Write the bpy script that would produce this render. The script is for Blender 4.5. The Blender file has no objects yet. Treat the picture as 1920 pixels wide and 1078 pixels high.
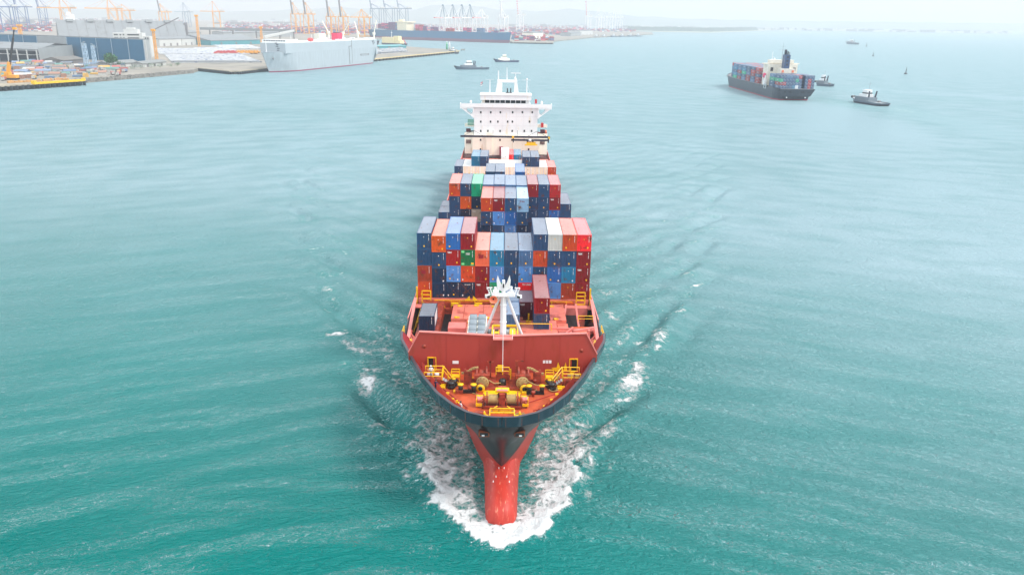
import bpy, math, random
import numpy as np
from mathutils import Vector, Matrix, geometry
random.seed(7)
rng = np.random.default_rng(7)
scene = bpy.context.scene
COL = scene.collection
# ------------------------------------------------------------------ camera
CAM_H = 60.0; FPX = 1493.0
PITCH = math.atan(503/1493); ROLL = math.radians(.82); YAW = .0102
Fw = Vector((math.sin(YAW)*math.cos(PITCH), math.cos(YAW)*math.cos(PITCH), -math.sin(PITCH)))
Rt = Vector((math.cos(YAW), -math.sin(YAW), 0)); Up = Rt.cross(Fw)
cr = Rt*math.cos(ROLL)+Up*math.sin(ROLL); cu = -Rt*math.sin(ROLL)+Up*math.cos(ROLL)
CP = Vector((.1, 0, CAM_H))
cam = bpy.data.cameras.new('camera'); cam.sensor_width = 36; cam.lens = 36*FPX/1920
cam.clip_start = 1; cam.clip_end = 60000
co = bpy.data.objects.new('camera', cam); COL.objects.link(co)
M = Matrix((cr, cu, -Fw)).transposed().to_4x4(); M.translation = CP
co.matrix_world = M
scene.camera = co
# ------------------------------------------------------------------ world, sun, exposure
SUN_EL, SUN_AZ = math.radians(50), math.radians(112)      # azimuth measured from +Y towards +X
w = bpy.data.worlds.new('World'); scene.world = w; w.use_nodes = True
nt = w.node_tree; nt.nodes.clear()
out = nt.nodes.new('ShaderNodeOutputWorld'); bg = nt.nodes.new('ShaderNodeBackground')
sky = nt.nodes.new('ShaderNodeTexSky'); sky.sky_type = 'NISHITA'; sky.sun_disc = False
sky.sun_elevation = SUN_EL; sky.sun_rotation = SUN_AZ; sky.dust_density = 3
geo = nt.nodes.new('ShaderNodeTexCoord'); sep = nt.nodes.new('ShaderNodeSeparateXYZ')
nt.links.new(geo.outputs['Generated'], sep.inputs[0])
mul = nt.nodes.new('ShaderNodeMath'); mul.operation = 'MULTIPLY'; mul.inputs[1].default_value = 1
nt.links.new(sep.outputs['Z'], mul.inputs[0])
ramp = nt.nodes.new('ShaderNodeValToRGB'); nt.links.new(mul.outputs[0], ramp.inputs[0])
e = ramp.color_ramp.elements
e[0].position = 0; e[0].color = (.71, .745, .79, 1)
e[1].position = 1; e[1].color = (1.30, 1.36, 1.42, 1)
x_ = ramp.color_ramp.elements.new(.06); x_.color = (1.06, 1.08, 1.10, 1)
x_ = ramp.color_ramp.elements.new(.45); x_.color = (1.14, 1.18, 1.23, 1)
cn = nt.nodes.new('ShaderNodeTexNoise'); cn.inputs['Scale'].default_value = 2.2; cn.inputs['Detail'].default_value = 5
nt.links.new(geo.outputs['Generated'], cn.inputs['Vector'])
cm = nt.nodes.new('ShaderNodeMapRange'); cm.inputs[1].default_value = .3; cm.inputs[2].default_value = .7
cm.inputs[3].default_value = 8.8; cm.inputs[4].default_value = 11.2
nt.links.new(cn.outputs[0], cm.inputs[0])
sc_ = nt.nodes.new('ShaderNodeVectorMath'); sc_.operation = 'SCALE'
nt.links.new(ramp.outputs[0], sc_.inputs[0]); nt.links.new(cm.outputs[0], sc_.inputs['Scale'])
mx = nt.nodes.new('ShaderNodeMix'); mx.data_type = 'RGBA'; mx.inputs[0].default_value = .88
nt.links.new(sky.outputs[0], mx.inputs[6]); nt.links.new(sc_.outputs[0], mx.inputs[7])
nt.links.new(mx.outputs[2], bg.inputs[0]); bg.inputs[1].default_value = .1
nt.links.new(bg.outputs[0], out.inputs[0])
sl = bpy.data.lights.new('sun', 'SUN'); sl.energy = 2.1; sl.angle = math.radians(14); sl.color = (1, .95, .88)
so = bpy.data.objects.new('sun', sl); COL.objects.link(so)
sd = Vector((math.cos(SUN_EL)*math.sin(SUN_AZ), math.cos(SUN_EL)*math.cos(SUN_AZ), math.sin(SUN_EL)))
so.rotation_euler = sd.to_track_quat('Z', 'Y').to_euler(); so.location = (200, 100, 300)
vs = scene.view_settings; vs.view_transform = 'Standard'; vs.look = 'None'; vs.exposure = 0.42; vs.gamma = 1
scene.cycles.max_bounces = 6; scene.cycles.diffuse_bounces = 3; scene.cycles.glossy_bounces = 3
scene.cycles.transmission_bounces = 2; scene.cycles.volume_bounces = 2
scene.cycles.use_denoising = True; scene.cycles.volume_max_steps = 64

# ------------------------------------------------------------------ helpers
def gp(x, y, h=0.0):
    "where the line of sight through a spot of the photograph meets the level h"
    d = Fw+cr*((x-960)/FPX)-cu*((y-539)/FPX)
    return CP+d*((h-CAM_H)/d.z)
def yp(x, y, Y):
    d = Fw+cr*((x-960)/FPX)-cu*((y-539)/FPX)
    return CP+d*(Y/d.y)
def zat(P, y):
    "height over ground point P that shows at photo row y"
    d = (P-CP); a = 0
    lo, hi = -20, 400
    for _ in range(40):
        m = (lo+hi)/2; v = Vector((P.x, P.y, m))-CP
        yy = 539-FPX*v.dot(cu)/v.dot(Fw)
        if yy > y: lo = m
        else: hi = m
    return m
def S(r, g, b):
    f = lambda c: (c/255/12.92 if c/255 <= .04045 else ((c/255+.055)/1.055)**2.4)
    return (f(r), f(g), f(b))
MATS = {}
def mat(name, col, rough=.5, metal=0.0, var=.12, scale=.6, dirt=None, dirt_amt=0.0, dirt_scale=1.0, stretch=(1, 1, 1), bump=0.0, objvar=0.0, emit=None, spec=None):
    if name in MATS: return MATS[name]
    m = bpy.data.materials.new(name); m.use_nodes = True; n = m.node_tree; N = n.nodes; L = n.links
    p = N['Principled BSDF']; p.inputs['Roughness'].default_value = rough; p.inputs['Metallic'].default_value = metal
    tc = N.new('ShaderNodeTexCoord'); mp = N.new('ShaderNodeMapping'); mp.inputs['Scale'].default_value = stretch
    L.new(tc.outputs['Object'], mp.inputs[0])
    oi = N.new('ShaderNodeObjectInfo'); ad = N.new('ShaderNodeVectorMath'); ad.operation = 'MULTIPLY_ADD'
    ad.inputs[1].default_value = (37, 37, 37); cb = N.new('ShaderNodeCombineXYZ')
    for k in range(3): L.new(oi.outputs['Random'], cb.inputs[k])
    L.new(cb.outputs[0], ad.inputs[0]); L.new(mp.outputs[0], ad.inputs[2])
    no = N.new('ShaderNodeTexNoise'); no.inputs['Scale'].default_value = scale; no.inputs['Detail'].default_value = 5
    L.new(ad.outputs[0], no.inputs['Vector'])
    mr = N.new('ShaderNodeMapRange'); mr.inputs[1].default_value = .3; mr.inputs[2].default_value = .7
    mr.inputs[3].default_value = 1-var; mr.inputs[4].default_value = 1+var
    L.new(no.outputs[0], mr.inputs[0])
    sc = N.new('ShaderNodeVectorMath'); sc.operation = 'SCALE'; sc.inputs[0].default_value = col
    L.new(mr.outputs[0], sc.inputs['Scale']); last = sc.outputs[0]
    if objvar:
        m2 = N.new('ShaderNodeMapRange'); m2.inputs[3].default_value = 1-objvar; m2.inputs[4].default_value = 1+objvar
        L.new(oi.outputs['Random'], m2.inputs[0])
        s2 = N.new('ShaderNodeVectorMath'); s2.operation = 'SCALE'; L.new(last, s2.inputs[0]); L.new(m2.outputs[0], s2.inputs['Scale']); last = s2.outputs[0]
    if dirt:
        n2 = N.new('ShaderNodeTexNoise'); n2.inputs['Scale'].default_value = dirt_scale; n2.inputs['Detail'].default_value = 8
        n2.inputs['Roughness'].default_value = .65; L.new(ad.outputs[0], n2.inputs['Vector'])
        r2 = N.new('ShaderNodeMapRange'); r2.inputs[1].default_value = .62-dirt_amt*.3; r2.inputs[2].default_value = .72-dirt_amt*.1
        L.new(n2.outputs[0], r2.inputs[0])
        mm = N.new('ShaderNodeMix'); mm.data_type = 'RGBA'; mm.inputs[7].default_value = (*dirt, 1)
        L.new(r2.outputs[0], mm.inputs[0]); L.new(last, mm.inputs[6]); last = mm.outputs[2]
    L.new(last, p.inputs['Base Color'])
    if spec is not None: p.inputs['Specular IOR Level'].default_value = spec
    if bump:
        b = N.new('ShaderNodeBump'); b.inputs['Distance'].default_value = bump; L.new(no.outputs[0], b.inputs['Height']); L.new(b.outputs[0], p.inputs['Normal'])
    if emit:
        p.inputs['Emission Color'].default_value = (*emit, 1); p.inputs['Emission Strength'].default_value = 1
    MATS[name] = m
    return m

class MB:
    def __init__(s): s.v = []; s.f = []; s.m = []; s.sm = []
    def add(s, vs, fs, m=0, smooth=False, T=None):
        o = len(s.v)
        if T is not None: vs = [tuple(T @ Vector(v)) for v in vs]
        s.v += [tuple(v) for v in vs]; s.f += [tuple(i+o for i in f) for f in fs]; s.m += [m]*len(fs); s.sm += [smooth]*len(fs)
    def box(s, a, b, m=0, T=None):
        (x0, y0, z0), (x1, y1, z1) = a, b
        s.add([(x0, y0, z0), (x1, y0, z0), (x1, y1, z0), (x0, y1, z0), (x0, y0, z1), (x1, y0, z1), (x1, y1, z1), (x0, y1, z1)],
              [(0, 3, 2, 1), (4, 5, 6, 7), (0, 1, 5, 4), (1, 2, 6, 5), (2, 3, 7, 6), (3, 0, 4, 7)], m, False, T)
    def cbox(s, c, d, m=0, T=None):
        s.box((c[0]-d[0]/2, c[1]-d[1]/2, c[2]-d[2]/2), (c[0]+d[0]/2, c[1]+d[1]/2, c[2]+d[2]/2), m, T)
    def beam(s, p, q, w, h=None, m=0):
        h = h or w; p = Vector(p); q = Vector(q); d = (q-p); L = d.length
        if L < 1e-6: return
        d.normalize(); u = Vector((0, 0, 1)) if abs(d.z) < .95 else Vector((0, 1, 0))
        x = d.cross(u).normalized(); z = x.cross(d)
        T = Matrix((x, d, z)).transposed().to_4x4(); T.translation = p
        s.box((-w/2, 0, -h/2), (w/2, L, h/2), m, T)
    def tube(s, p, q, r0, r1=None, n=8, m=0, smooth=True):
        r1 = r0 if r1 is None else r1; p = Vector(p); q = Vector(q); d = (q-p).normalized()
        u = Vector((0, 0, 1)) if abs(d.z) < .95 else Vector((0, 1, 0))
        x = d.cross(u).normalized(); z = x.cross(d)
        vs = []
        for c, r in ((p, r0), (q, r1)):
            for k in range(n):
                a = 2*math.pi*k/n; vs.append(c+x*math.cos(a)*r+z*math.sin(a)*r)
        s.add(vs, [(k, (k+1) % n, n+(k+1) % n, n+k) for k in range(n)], m, smooth)
        s.add(vs[:n], [tuple(range(n))[::-1]], m); s.add(vs[n:], [tuple(range(n))], m)
    def path(s, pts, r, n=6, m=0):
        for a, b in zip(pts[:-1], pts[1:]): s.tube(a, b, r, r, n, m)
    def lathe(s, prof, c=(0, 0, 0), n=12, m=0, axis='Z', smooth=True):
        vs = []
        for r, z in prof:
            for k in range(n):
                a = 2*math.pi*k/n; x, y = r*math.cos(a), r*math.sin(a)
                vs.append({'Z': (c[0]+x, c[1]+y, c[2]+z), 'X': (c[0]+z, c[1]+x, c[2]+y), 'Y': (c[0]+x, c[1]+z, c[2]+y)}[axis])
        fs = []
        for j in range(len(prof)-1):
            for k in range(n): fs.append((j*n+k, j*n+(k+1) % n, (j+1)*n+(k+1) % n, (j+1)*n+k))
        fs.append(tuple(range(n))[::-1]); fs.append(tuple(range((len(prof)-1)*n, len(prof)*n)))
        s.add(vs, fs, m, smooth)
    def prism(s, poly, z0, z1, m=0, mtop=None, T=None):
        n = len(poly); tri = geometry.tessellate_polygon([[Vector((p[0], p[1], 0)) for p in poly]])
        vs = [(p[0], p[1], z0) for p in poly]+[(p[0], p[1], z1) for p in poly]
        s.add(vs, [(k, (k+1) % n, n+(k+1) % n, n+k) for k in range(n)], m, False, T)
        s.add([(p[0], p[1], z1) for p in poly], [tuple(t) for t in tri], m if mtop is None else mtop, False, T)
        s.add([(p[0], p[1], z0) for p in poly], [tuple(t)[::-1] for t in tri], m, False, T)
    def xprism(s, poly, x0, x1, m=0):      # poly in (y,z)
        n = len(poly); tri = geometry.tessellate_polygon([[Vector((p[0], p[1], 0)) for p in poly]])
        a = [(x0, p[0], p[1]) for p in poly]; b = [(x1, p[0], p[1]) for p in poly]
        s.add(a+b, [(k, (k+1) % n, n+(k+1) % n, n+k) for k in range(n)], m)
        s.add(a, [tuple(t) for t in tri], m); s.add(b, [tuple(t) for t in tri], m)
    def yprism(s, poly, y0, y1, m=0):      # poly in (x,z)
        n = len(poly); tri = geometry.tessellate_polygon([[Vector((p[0], p[1], 0)) for p in poly]])
        a = [(p[0], y0, p[1]) for p in poly]; b = [(p[0], y1, p[1]) for p in poly]
        s.add(a+b, [(k, (k+1) % n, n+(k+1) % n, n+k) for k in range(n)], m)
        s.add(a, [tuple(t) for t in tri], m); s.add(b, [tuple(t) for t in tri], m)
    def grid(s, rows, m=0, smooth=True, closed=False):
        nc = len(rows[0]); vs = [p for r in rows for p in r]; fs = []
        for j in range(len(rows)-1):
            for k in range(nc-(0 if closed else 1)):
                fs.append((j*nc+k, j*nc+(k+1) % nc, (j+1)*nc+(k+1) % nc, (j+1)*nc+k))
        s.add(vs, fs, m, smooth)
    def rail(s, pts, h=1.0, m=0, r=.03, posts=1.5, mid=2):
        for a, b in zip(pts[:-1], pts[1:]):
            a = Vector(a); b = Vector(b); n = max(1, int((b-a).length/posts))
            for k in range(n+1):
                p = a.lerp(b, k/n); s.tube(p, p+Vector((0, 0, h)), r, r, 4, m, False)
            for j in range(mid+1):
                z = Vector((0, 0, h*(j+1)/(mid+1))); s.tube(a+z, b+z, r, r, 4, m, False)
    def mesh(s, name, mats):
        me = bpy.data.meshes.new(name); me.from_pydata(s.v, [], s.f)
        for x in mats: me.materials.append(x)
        me.polygons.foreach_set('material_index', s.m); me.polygons.foreach_set('use_smooth', s.sm)
        me.update()
        return me
    def build(s, name, mats, parent=None, loc=(0, 0, 0), rz=0, fix=True):
        if not isinstance(mats, (list, tuple)): mats = [mats]
        me = s.mesh(name, mats)
        if fix: fixn(me)
        return obj(name, me, parent, loc, rz)
def build_each(items, name, mats, parent):
    "every item draws one piece of its own"
    for fn in items:
        b = MB(); fn(b); b.build(name, mats, parent)
def fixn(me):
    import bmesh
    b = bmesh.new(); b.from_mesh(me); bmesh.ops.recalc_face_normals(b, faces=b.faces); b.to_mesh(me); b.free()
def obj(name, me, parent=None, loc=(0, 0, 0), rz=0):
    o = bpy.data.objects.new(name, me); COL.objects.link(o); o.parent = parent; o.location = loc; o.rotation_euler = (0, 0, rz)
    return o
def tag(o, label=None, cat=None, group=None, kind=None):
    if label: o['label'] = label
    if cat: o['category'] = cat
    if group: o['group'] = group
    if kind: o['kind'] = kind
    return o
def root(name, label, cat, loc=(0, 0, 0), rz=0, group=None):
    return tag(obj(name, None, None, loc, rz), label, cat, group)
def copy_tree(o, parent=None):
    c = o.copy(); COL.objects.link(c); c.parent = parent
    for ch in list(KIDS.get(o.name, [])): copy_tree(ch, c)
    return c
KIDS = {}
def index_kids():
    KIDS.clear()
    for o in bpy.data.objects:
        if o.parent: KIDS.setdefault(o.parent.name, []).append(o)
_txt = {}
def text_geo(s):
    if s in _txt: return _txt[s]
    c = bpy.data.curves.new('t', 'FONT'); c.body = s; c.size = 1; c.resolution_u = 2; c.offset = .02
    o = bpy.data.objects.new('t', c); COL.objects.link(o)
    me = bpy.data.meshes.new_from_object(o.evaluated_get(bpy.context.evaluated_depsgraph_get()))
    g = ([tuple(v.co) for v in me.vertices], [tuple(p.vertices) for p in me.polygons])
    xs = [v[0] for v in g[0]] or [0]; wd = max(xs)-min(xs); x0 = min(xs)
    g = ([((v[0]-x0)/wd, v[1]/wd, 0) for v in g[0]], g[1])
    bpy.data.objects.remove(o); bpy.data.curves.remove(c); bpy.data.meshes.remove(me)
    _txt[s] = g
    return g
def add_text(mb, s, x, y, z, width, m, back=False):
    "lettering on a face that looks towards -Y, left end at x, baseline z"
    v, f = text_geo(s)
    mb.add([(x+a*width, y, z+b*width*1.15) for a, b, _ in v], f, m)
# ------------------------------------------------------------------ the sea
def axis(a, b, step, out0, out1, g=1.09):
    mid = list(np.arange(a, b+1e-6, step)); lo = []; x = a; d = step
    while x > out0: d *= g; x -= d; lo.append(x)
    hi = []; x = b; d = step
    while x < out1: d *= g; x += d; hi.append(x)
    return np.array(lo[::-1]+mid+hi)
XS = axis(-118, 118, .62, -9500, 9500, 1.07); YS = axis(70, 430, .62, -60, 15500, 1.07)
X, Y = np.meshgrid(XS, YS)
cuspY = np.array([60, 84, 104, 110.7, 126, 140, 147, 163, 184, 198, 210, 230, 274, 313, 410, 560])
cuspX = np.array([3, 6, 12.5, 17, 23.2, 29, 32.5, 38.4, 45, 49, 52, 59, 74.6, 80, 105, 172])
aX = np.abs(X); cX = np.interp(Y, cuspY, cuspX, right=400)
back = np.clip(Y-84, 0, None)
# diverging wake waves riding on the cusp line
th = math.radians(33); lam = 10.5
ph = 2*math.pi/lam*(aX*math.cos(th)-(Y-84)*math.sin(th))+.9*np.sin(X*.11+Y*.06)
wd_ = 4.5+.022*back
env = np.clip((425-Y)/120, 0, 1)*np.exp(-((aX-cX+1.0)/wd_)**2)*np.clip((Y-97)/16, 0, 1)*np.exp(-back/420)
sp = np.clip((2.2-np.gradient(XS)[None, :]), 0, 1)*np.clip((2.2-np.gradient(YS)[:, None]), 0, 1)
env = env*np.clip(.55+.6*np.sin(back*.19+1.5*np.sin(back*.05)+np.where(X > 0, 1.1, 0))+.3*np.sin(aX*.5+back*.4), .05, 1.2)
Z = 1.25*env*(np.sin(ph)+.22*np.sin(2*ph+1))
inner = np.clip((cX-aX)/6, 0, 1)*np.clip((Y-95)/20, 0, 1)*np.exp(-back/200)
Z += .42*inner*np.sin(2*math.pi/7.5*(aX*.55-(Y-84)*.62)+1.2*np.sin(Y*.13+X*.2))
ws = np.clip((400-Y)/260, 0, 1)*np.clip((112-aX)/60, 0, 1)
for k in range(26):                                    # wind sea
    L_ = rng.uniform(4, 17); a_ = rng.normal(0, .45); kx, ky = math.sin(a_), math.cos(a_)
    Z += ws*.0013*L_*np.sin(2*math.pi/L_*(kx*X*.55+ky*(Y+.45*np.sqrt(X*X+1600)))+rng.uniform(0, 6.3))
# wave pushed up by the bulb
outL = [(80.2, 0), (80.35, 1.5), (82.1, 4.6), (84.5, 6.3), (86.6, 7.6), (90, 9.4), (95, 10.9), (102.8, 12.6), (108, 13.4), (118, 13.0), (130, 19), (150, 24)]
oy = np.array([p[0] for p in outL]); ox = np.array([p[1] for p in outL])
ang = 1.3*np.sin(Y*.9+X*.35)+.8*np.sin(X*1.1-Y*.5)+.5*np.sin(2.3*X+1.7*Y)
ang = ang+.9*np.sin(3.1*X+.7*Y)*np.sin(2.7*Y+1)
oX = np.interp(Y, oy, ox, left=-9)+.55*ang*np.clip((Y-79)/4, 0, 1)
oX = np.where(Y < 80.0, -9+(Y-79)*2, oX)
din = oX-aX                                            # >0 inside the foam crescent
ridge = np.exp(-((din-1.4)/1.5)**2)*np.clip((Y-78.8)/2, 0, 1)*np.clip((122-Y)/25, 0, 1)
Z += .75*ridge+.12*ang*ridge
Z *= sp
# foam cover
fo = np.clip(din/1.1, 0, 1)*np.clip((150-Y)/30, 0, 1)
band = np.exp(-(np.clip(din-1.6, 0, None)/2.6)**2)*np.clip((112-Y)/22, 0, 1)
hull = np.interp(Y, [84.5, 86, 92, 99, 106, 120, 140], [0, 1.9, 2.1, 2.6, 3.8, 8, 14])
gap = np.clip((aX-hull-.15)/1.6, 0, 1)
dense = .60+.40*band+.35*np.clip((88-Y)/5, 0, 1)-.10*np.clip((Y-100)/12, 0, 1)
fo = fo*dense*np.where(Y > 90, .35+.65*gap, 1)
def blob(px, py, rl, rw, angd, amt):
    global fo
    c = gp(px, py, 0); a = math.radians(angd)
    u = (X-c.x)*math.cos(a)+(Y-c.y)*math.sin(a); v = -(X-c.x)*math.sin(a)+(Y-c.y)*math.cos(a)
    v = v+.16*u*u/rl*(1 if c.x < 0 else -1)*.6
    fo = np.maximum(fo, .9*amt*np.exp(-(u/rl)**2-(v/rw)**2)**.8)
for b in [(690, 715, 3.6, 1.9, 112, 1.0), (683, 703, 2.2, 1.2, 100, .8), (708, 694, 1.4, .8, 60, .7), (650, 645, 2.6, .8, 150, .8), (672, 655, 5.0, 1.6, 140, .75),
          (690, 640, 6, 3, 140, .50), (700, 625, 5, 2, 120, .45), (632, 627, 3.0, 1.1, 15, .95), (612, 573, 1.5, .6, 150, .8), (590, 465, 2.4, .8, 25, .8), (583, 440, 1.4, .5, 150, .6),
          (612, 515, 2.6, .8, 160, .6), (605, 520, 1.8, .9, 120, .5), (630, 515, 3, 1, 20, .5), (595, 330, 2, .8, 130, .4), (650, 452, 5, 1.4, 15, .4), (700, 655, 3, 1.6, 130, .45), (750, 690, 4, 1.5, 115, .4),
          (712, 795, 2.2, 1.0, 30, .72), (722, 812, 1.6, .7, 140, .6), (765, 838, 1.0, .8, 120, .85), (745, 745, 4, 1.6, 130, .36), (790, 640, 4, 2, 110, .4), (830, 560, 9, 3, 95, .35), (700, 590, 7, 3, 130, .36),
          (1187, 715, 4.6, 2.5, 62, 1.0), (1195, 690, 3.6, 1.8, 75, .85), (1175, 742, 3.0, .7, 45, 1.0), (1237, 635, 4.5, 1.6, 80, .9), (1232, 655, 2, .8, 60, .95), (1275, 590, 2.2, .7, 30, .95),
          (1307, 535, 3.2, .6, 40, .9), (1290, 550, 2.5, 1.2, 50, .5), (1320, 490, 3.5, .6, 20, .55), (1340, 405, 2.4, .5, 35, .6), (1335, 430, 2.2, .6, 20, .6), (1245, 415, 2.0, .7, 80, .5), (1240, 445, 2.5, 1, 60, .35),
          (1132, 815, 2.4, 1.3, 55, .85), (1100, 845, 1.2, .9, 60, .85), (1145, 800, 2, 1, 40, .5), (1145, 590, 4, 1.6, 110, .65), (1135, 550, 4, 2.4, 100, .55), (1175, 620, 6, 2.5, 70, .5), (1130, 650, 3.5, 1.5, 60, .5),
          (1180, 560, 7, 3, 70, .42), (1200, 520, 8, 3, 50, .36), (1150, 500, 8, 3, 90, .34), (1130, 700, 3, 1.5, 70, .4), (1200, 470, 9, 2, 50, .3)]:
    blob(*b)
def crest(x, y, rl, rw, ang_, amt):
    "a short broken crest at a spot of the sea"
    global fo
    m_ = (np.abs(X-x) < rl*3+3) & (np.abs(Y-y) < rl*3+3); a = math.radians(ang_); dx, dy = X[m_]-x, Y[m_]-y
    u = dx*math.cos(a)+dy*math.sin(a); v = -dx*math.sin(a)+dy*math.cos(a)
    fo[m_] = np.maximum(fo[m_], amt*np.exp(-(u/rl)**2-(v/rw)**2))
for k in range(300):
    s_ = random.choice((-1, 1)); y = 104+190*random.random()**1.5; c_ = float(np.interp(y, cuspY, cuspX)); t = 1-random.random()**1.8*.75
    x = s_*(c_*t+random.gauss(0, 1.2)); near = 1 if t > .85 else .72
    crest(x, y, random.uniform(1.0, 3.6), random.uniform(.35, .9), 90-s_*random.uniform(25, 50), near*random.uniform(.38, .74)*(1-.35*(y-104)/190))
for k in range(150):
    s_ = random.choice((-1, 1)); y = 92+random.random()*60; x = s_*(float(np.interp(y, oy, ox))+abs(random.gauss(0, 1.6))-1.0)
    crest(x, y, random.uniform(.8, 2.4), random.uniform(.4, .9), random.uniform(50, 130), random.uniform(.35, .7))
# wakes of the far vessels
def streak(p0, p1, wdt, amt, n=9):
    for k in range(n):
        t = k/(n-1); px = p0[0]+(p1[0]-p0[0])*t; py = p0[1]+(p1[1]-p0[1])*t
        blob(px, py, wdt*2.2, wdt, 15 if p1[0] > p0[0] else 165, amt*(1-.6*t))
streak((1530, 186), (1700, 215), 8, .42); streak((1658, 200), (1760, 222), 6, .6); streak((1700, 212), (1920, 262), 9, .34)
streak((1560, 163), (1900, 196), 10, .30); streak((1378, 163), (1362, 172), 2.5, .7, 4); streak((975, 117), (1020, 119), 4, .55, 5)
bow_ = np.exp(-(np.clip(-(1380-0), 0, 0)))
Z += .30*np.clip(fo, 0, 1)*(np.sin(2.6*X+1.9*np.sin(1.7*Y))*np.sin(2.9*Y+1.3*np.sin(2.1*X)))*sp
V = np.stack([X.ravel(), Y.ravel(), Z.ravel()], 1).astype(np.float32)
ny, nx = X.shape
idx = np.arange(ny*nx).reshape(ny, nx)
Fq = np.stack([idx[:-1, :-1], idx[:-1, 1:], idx[1:, 1:], idx[1:, :-1]], -1).reshape(-1, 4)
me = bpy.data.meshes.new('sea'); me.vertices.add(len(V)); me.vertices.foreach_set('co', V.ravel())
me.loops.add(Fq.size); me.loops.foreach_set('vertex_index', Fq.ravel().astype(np.int32))
me.polygons.add(len(Fq)); me.polygons.foreach_set('loop_start', np.arange(0, Fq.size, 4, dtype=np.int32))
me.polygons.foreach_set('use_smooth', np.ones(len(Fq), bool)); me.update(); me.validate()
at_ = me.attributes.new('foam', 'FLOAT', 'POINT'); at_.data.foreach_set('value', fo.ravel().astype(np.float32))
calm = np.clip(.35*np.clip(inner, 0, 1)*np.clip((210-Y)/60, 0, 1)+.18*np.clip((Y-200)/900, 0, 1)**.7, 0, .25)
at_ = me.attributes.new('calm', 'FLOAT', 'POINT'); at_.data.foreach_set('value', calm.ravel().astype(np.float32))
sky_sheen = np.clip(.86*np.clip((Y-80+.85*np.clip(X, 0, 400))/215, 0, 1), 0, .86)  # sky reflection painted into the water colour, paler far off and to the right
def slick(p0, p1, w_, amt):  # smooth wake streaks; their brighter reflection is painted as a paler colour
    global sky_sheen
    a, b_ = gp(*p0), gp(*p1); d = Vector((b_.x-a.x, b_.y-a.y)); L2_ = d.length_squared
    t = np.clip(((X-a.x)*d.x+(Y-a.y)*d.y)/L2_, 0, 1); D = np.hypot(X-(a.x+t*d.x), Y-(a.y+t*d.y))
    sky_sheen = sky_sheen+amt*(1-.5*t)*np.exp(-(D/(w_*(1+1.5*t)))**2)
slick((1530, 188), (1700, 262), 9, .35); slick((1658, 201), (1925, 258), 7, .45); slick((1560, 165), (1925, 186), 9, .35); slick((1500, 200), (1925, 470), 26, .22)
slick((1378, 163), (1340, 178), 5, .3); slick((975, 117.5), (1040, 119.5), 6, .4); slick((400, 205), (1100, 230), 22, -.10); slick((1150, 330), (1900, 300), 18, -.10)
at_ = me.attributes.new('sky_sheen', 'FLOAT', 'POINT'); at_.data.foreach_set('value', sky_sheen.ravel().astype(np.float32))
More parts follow.
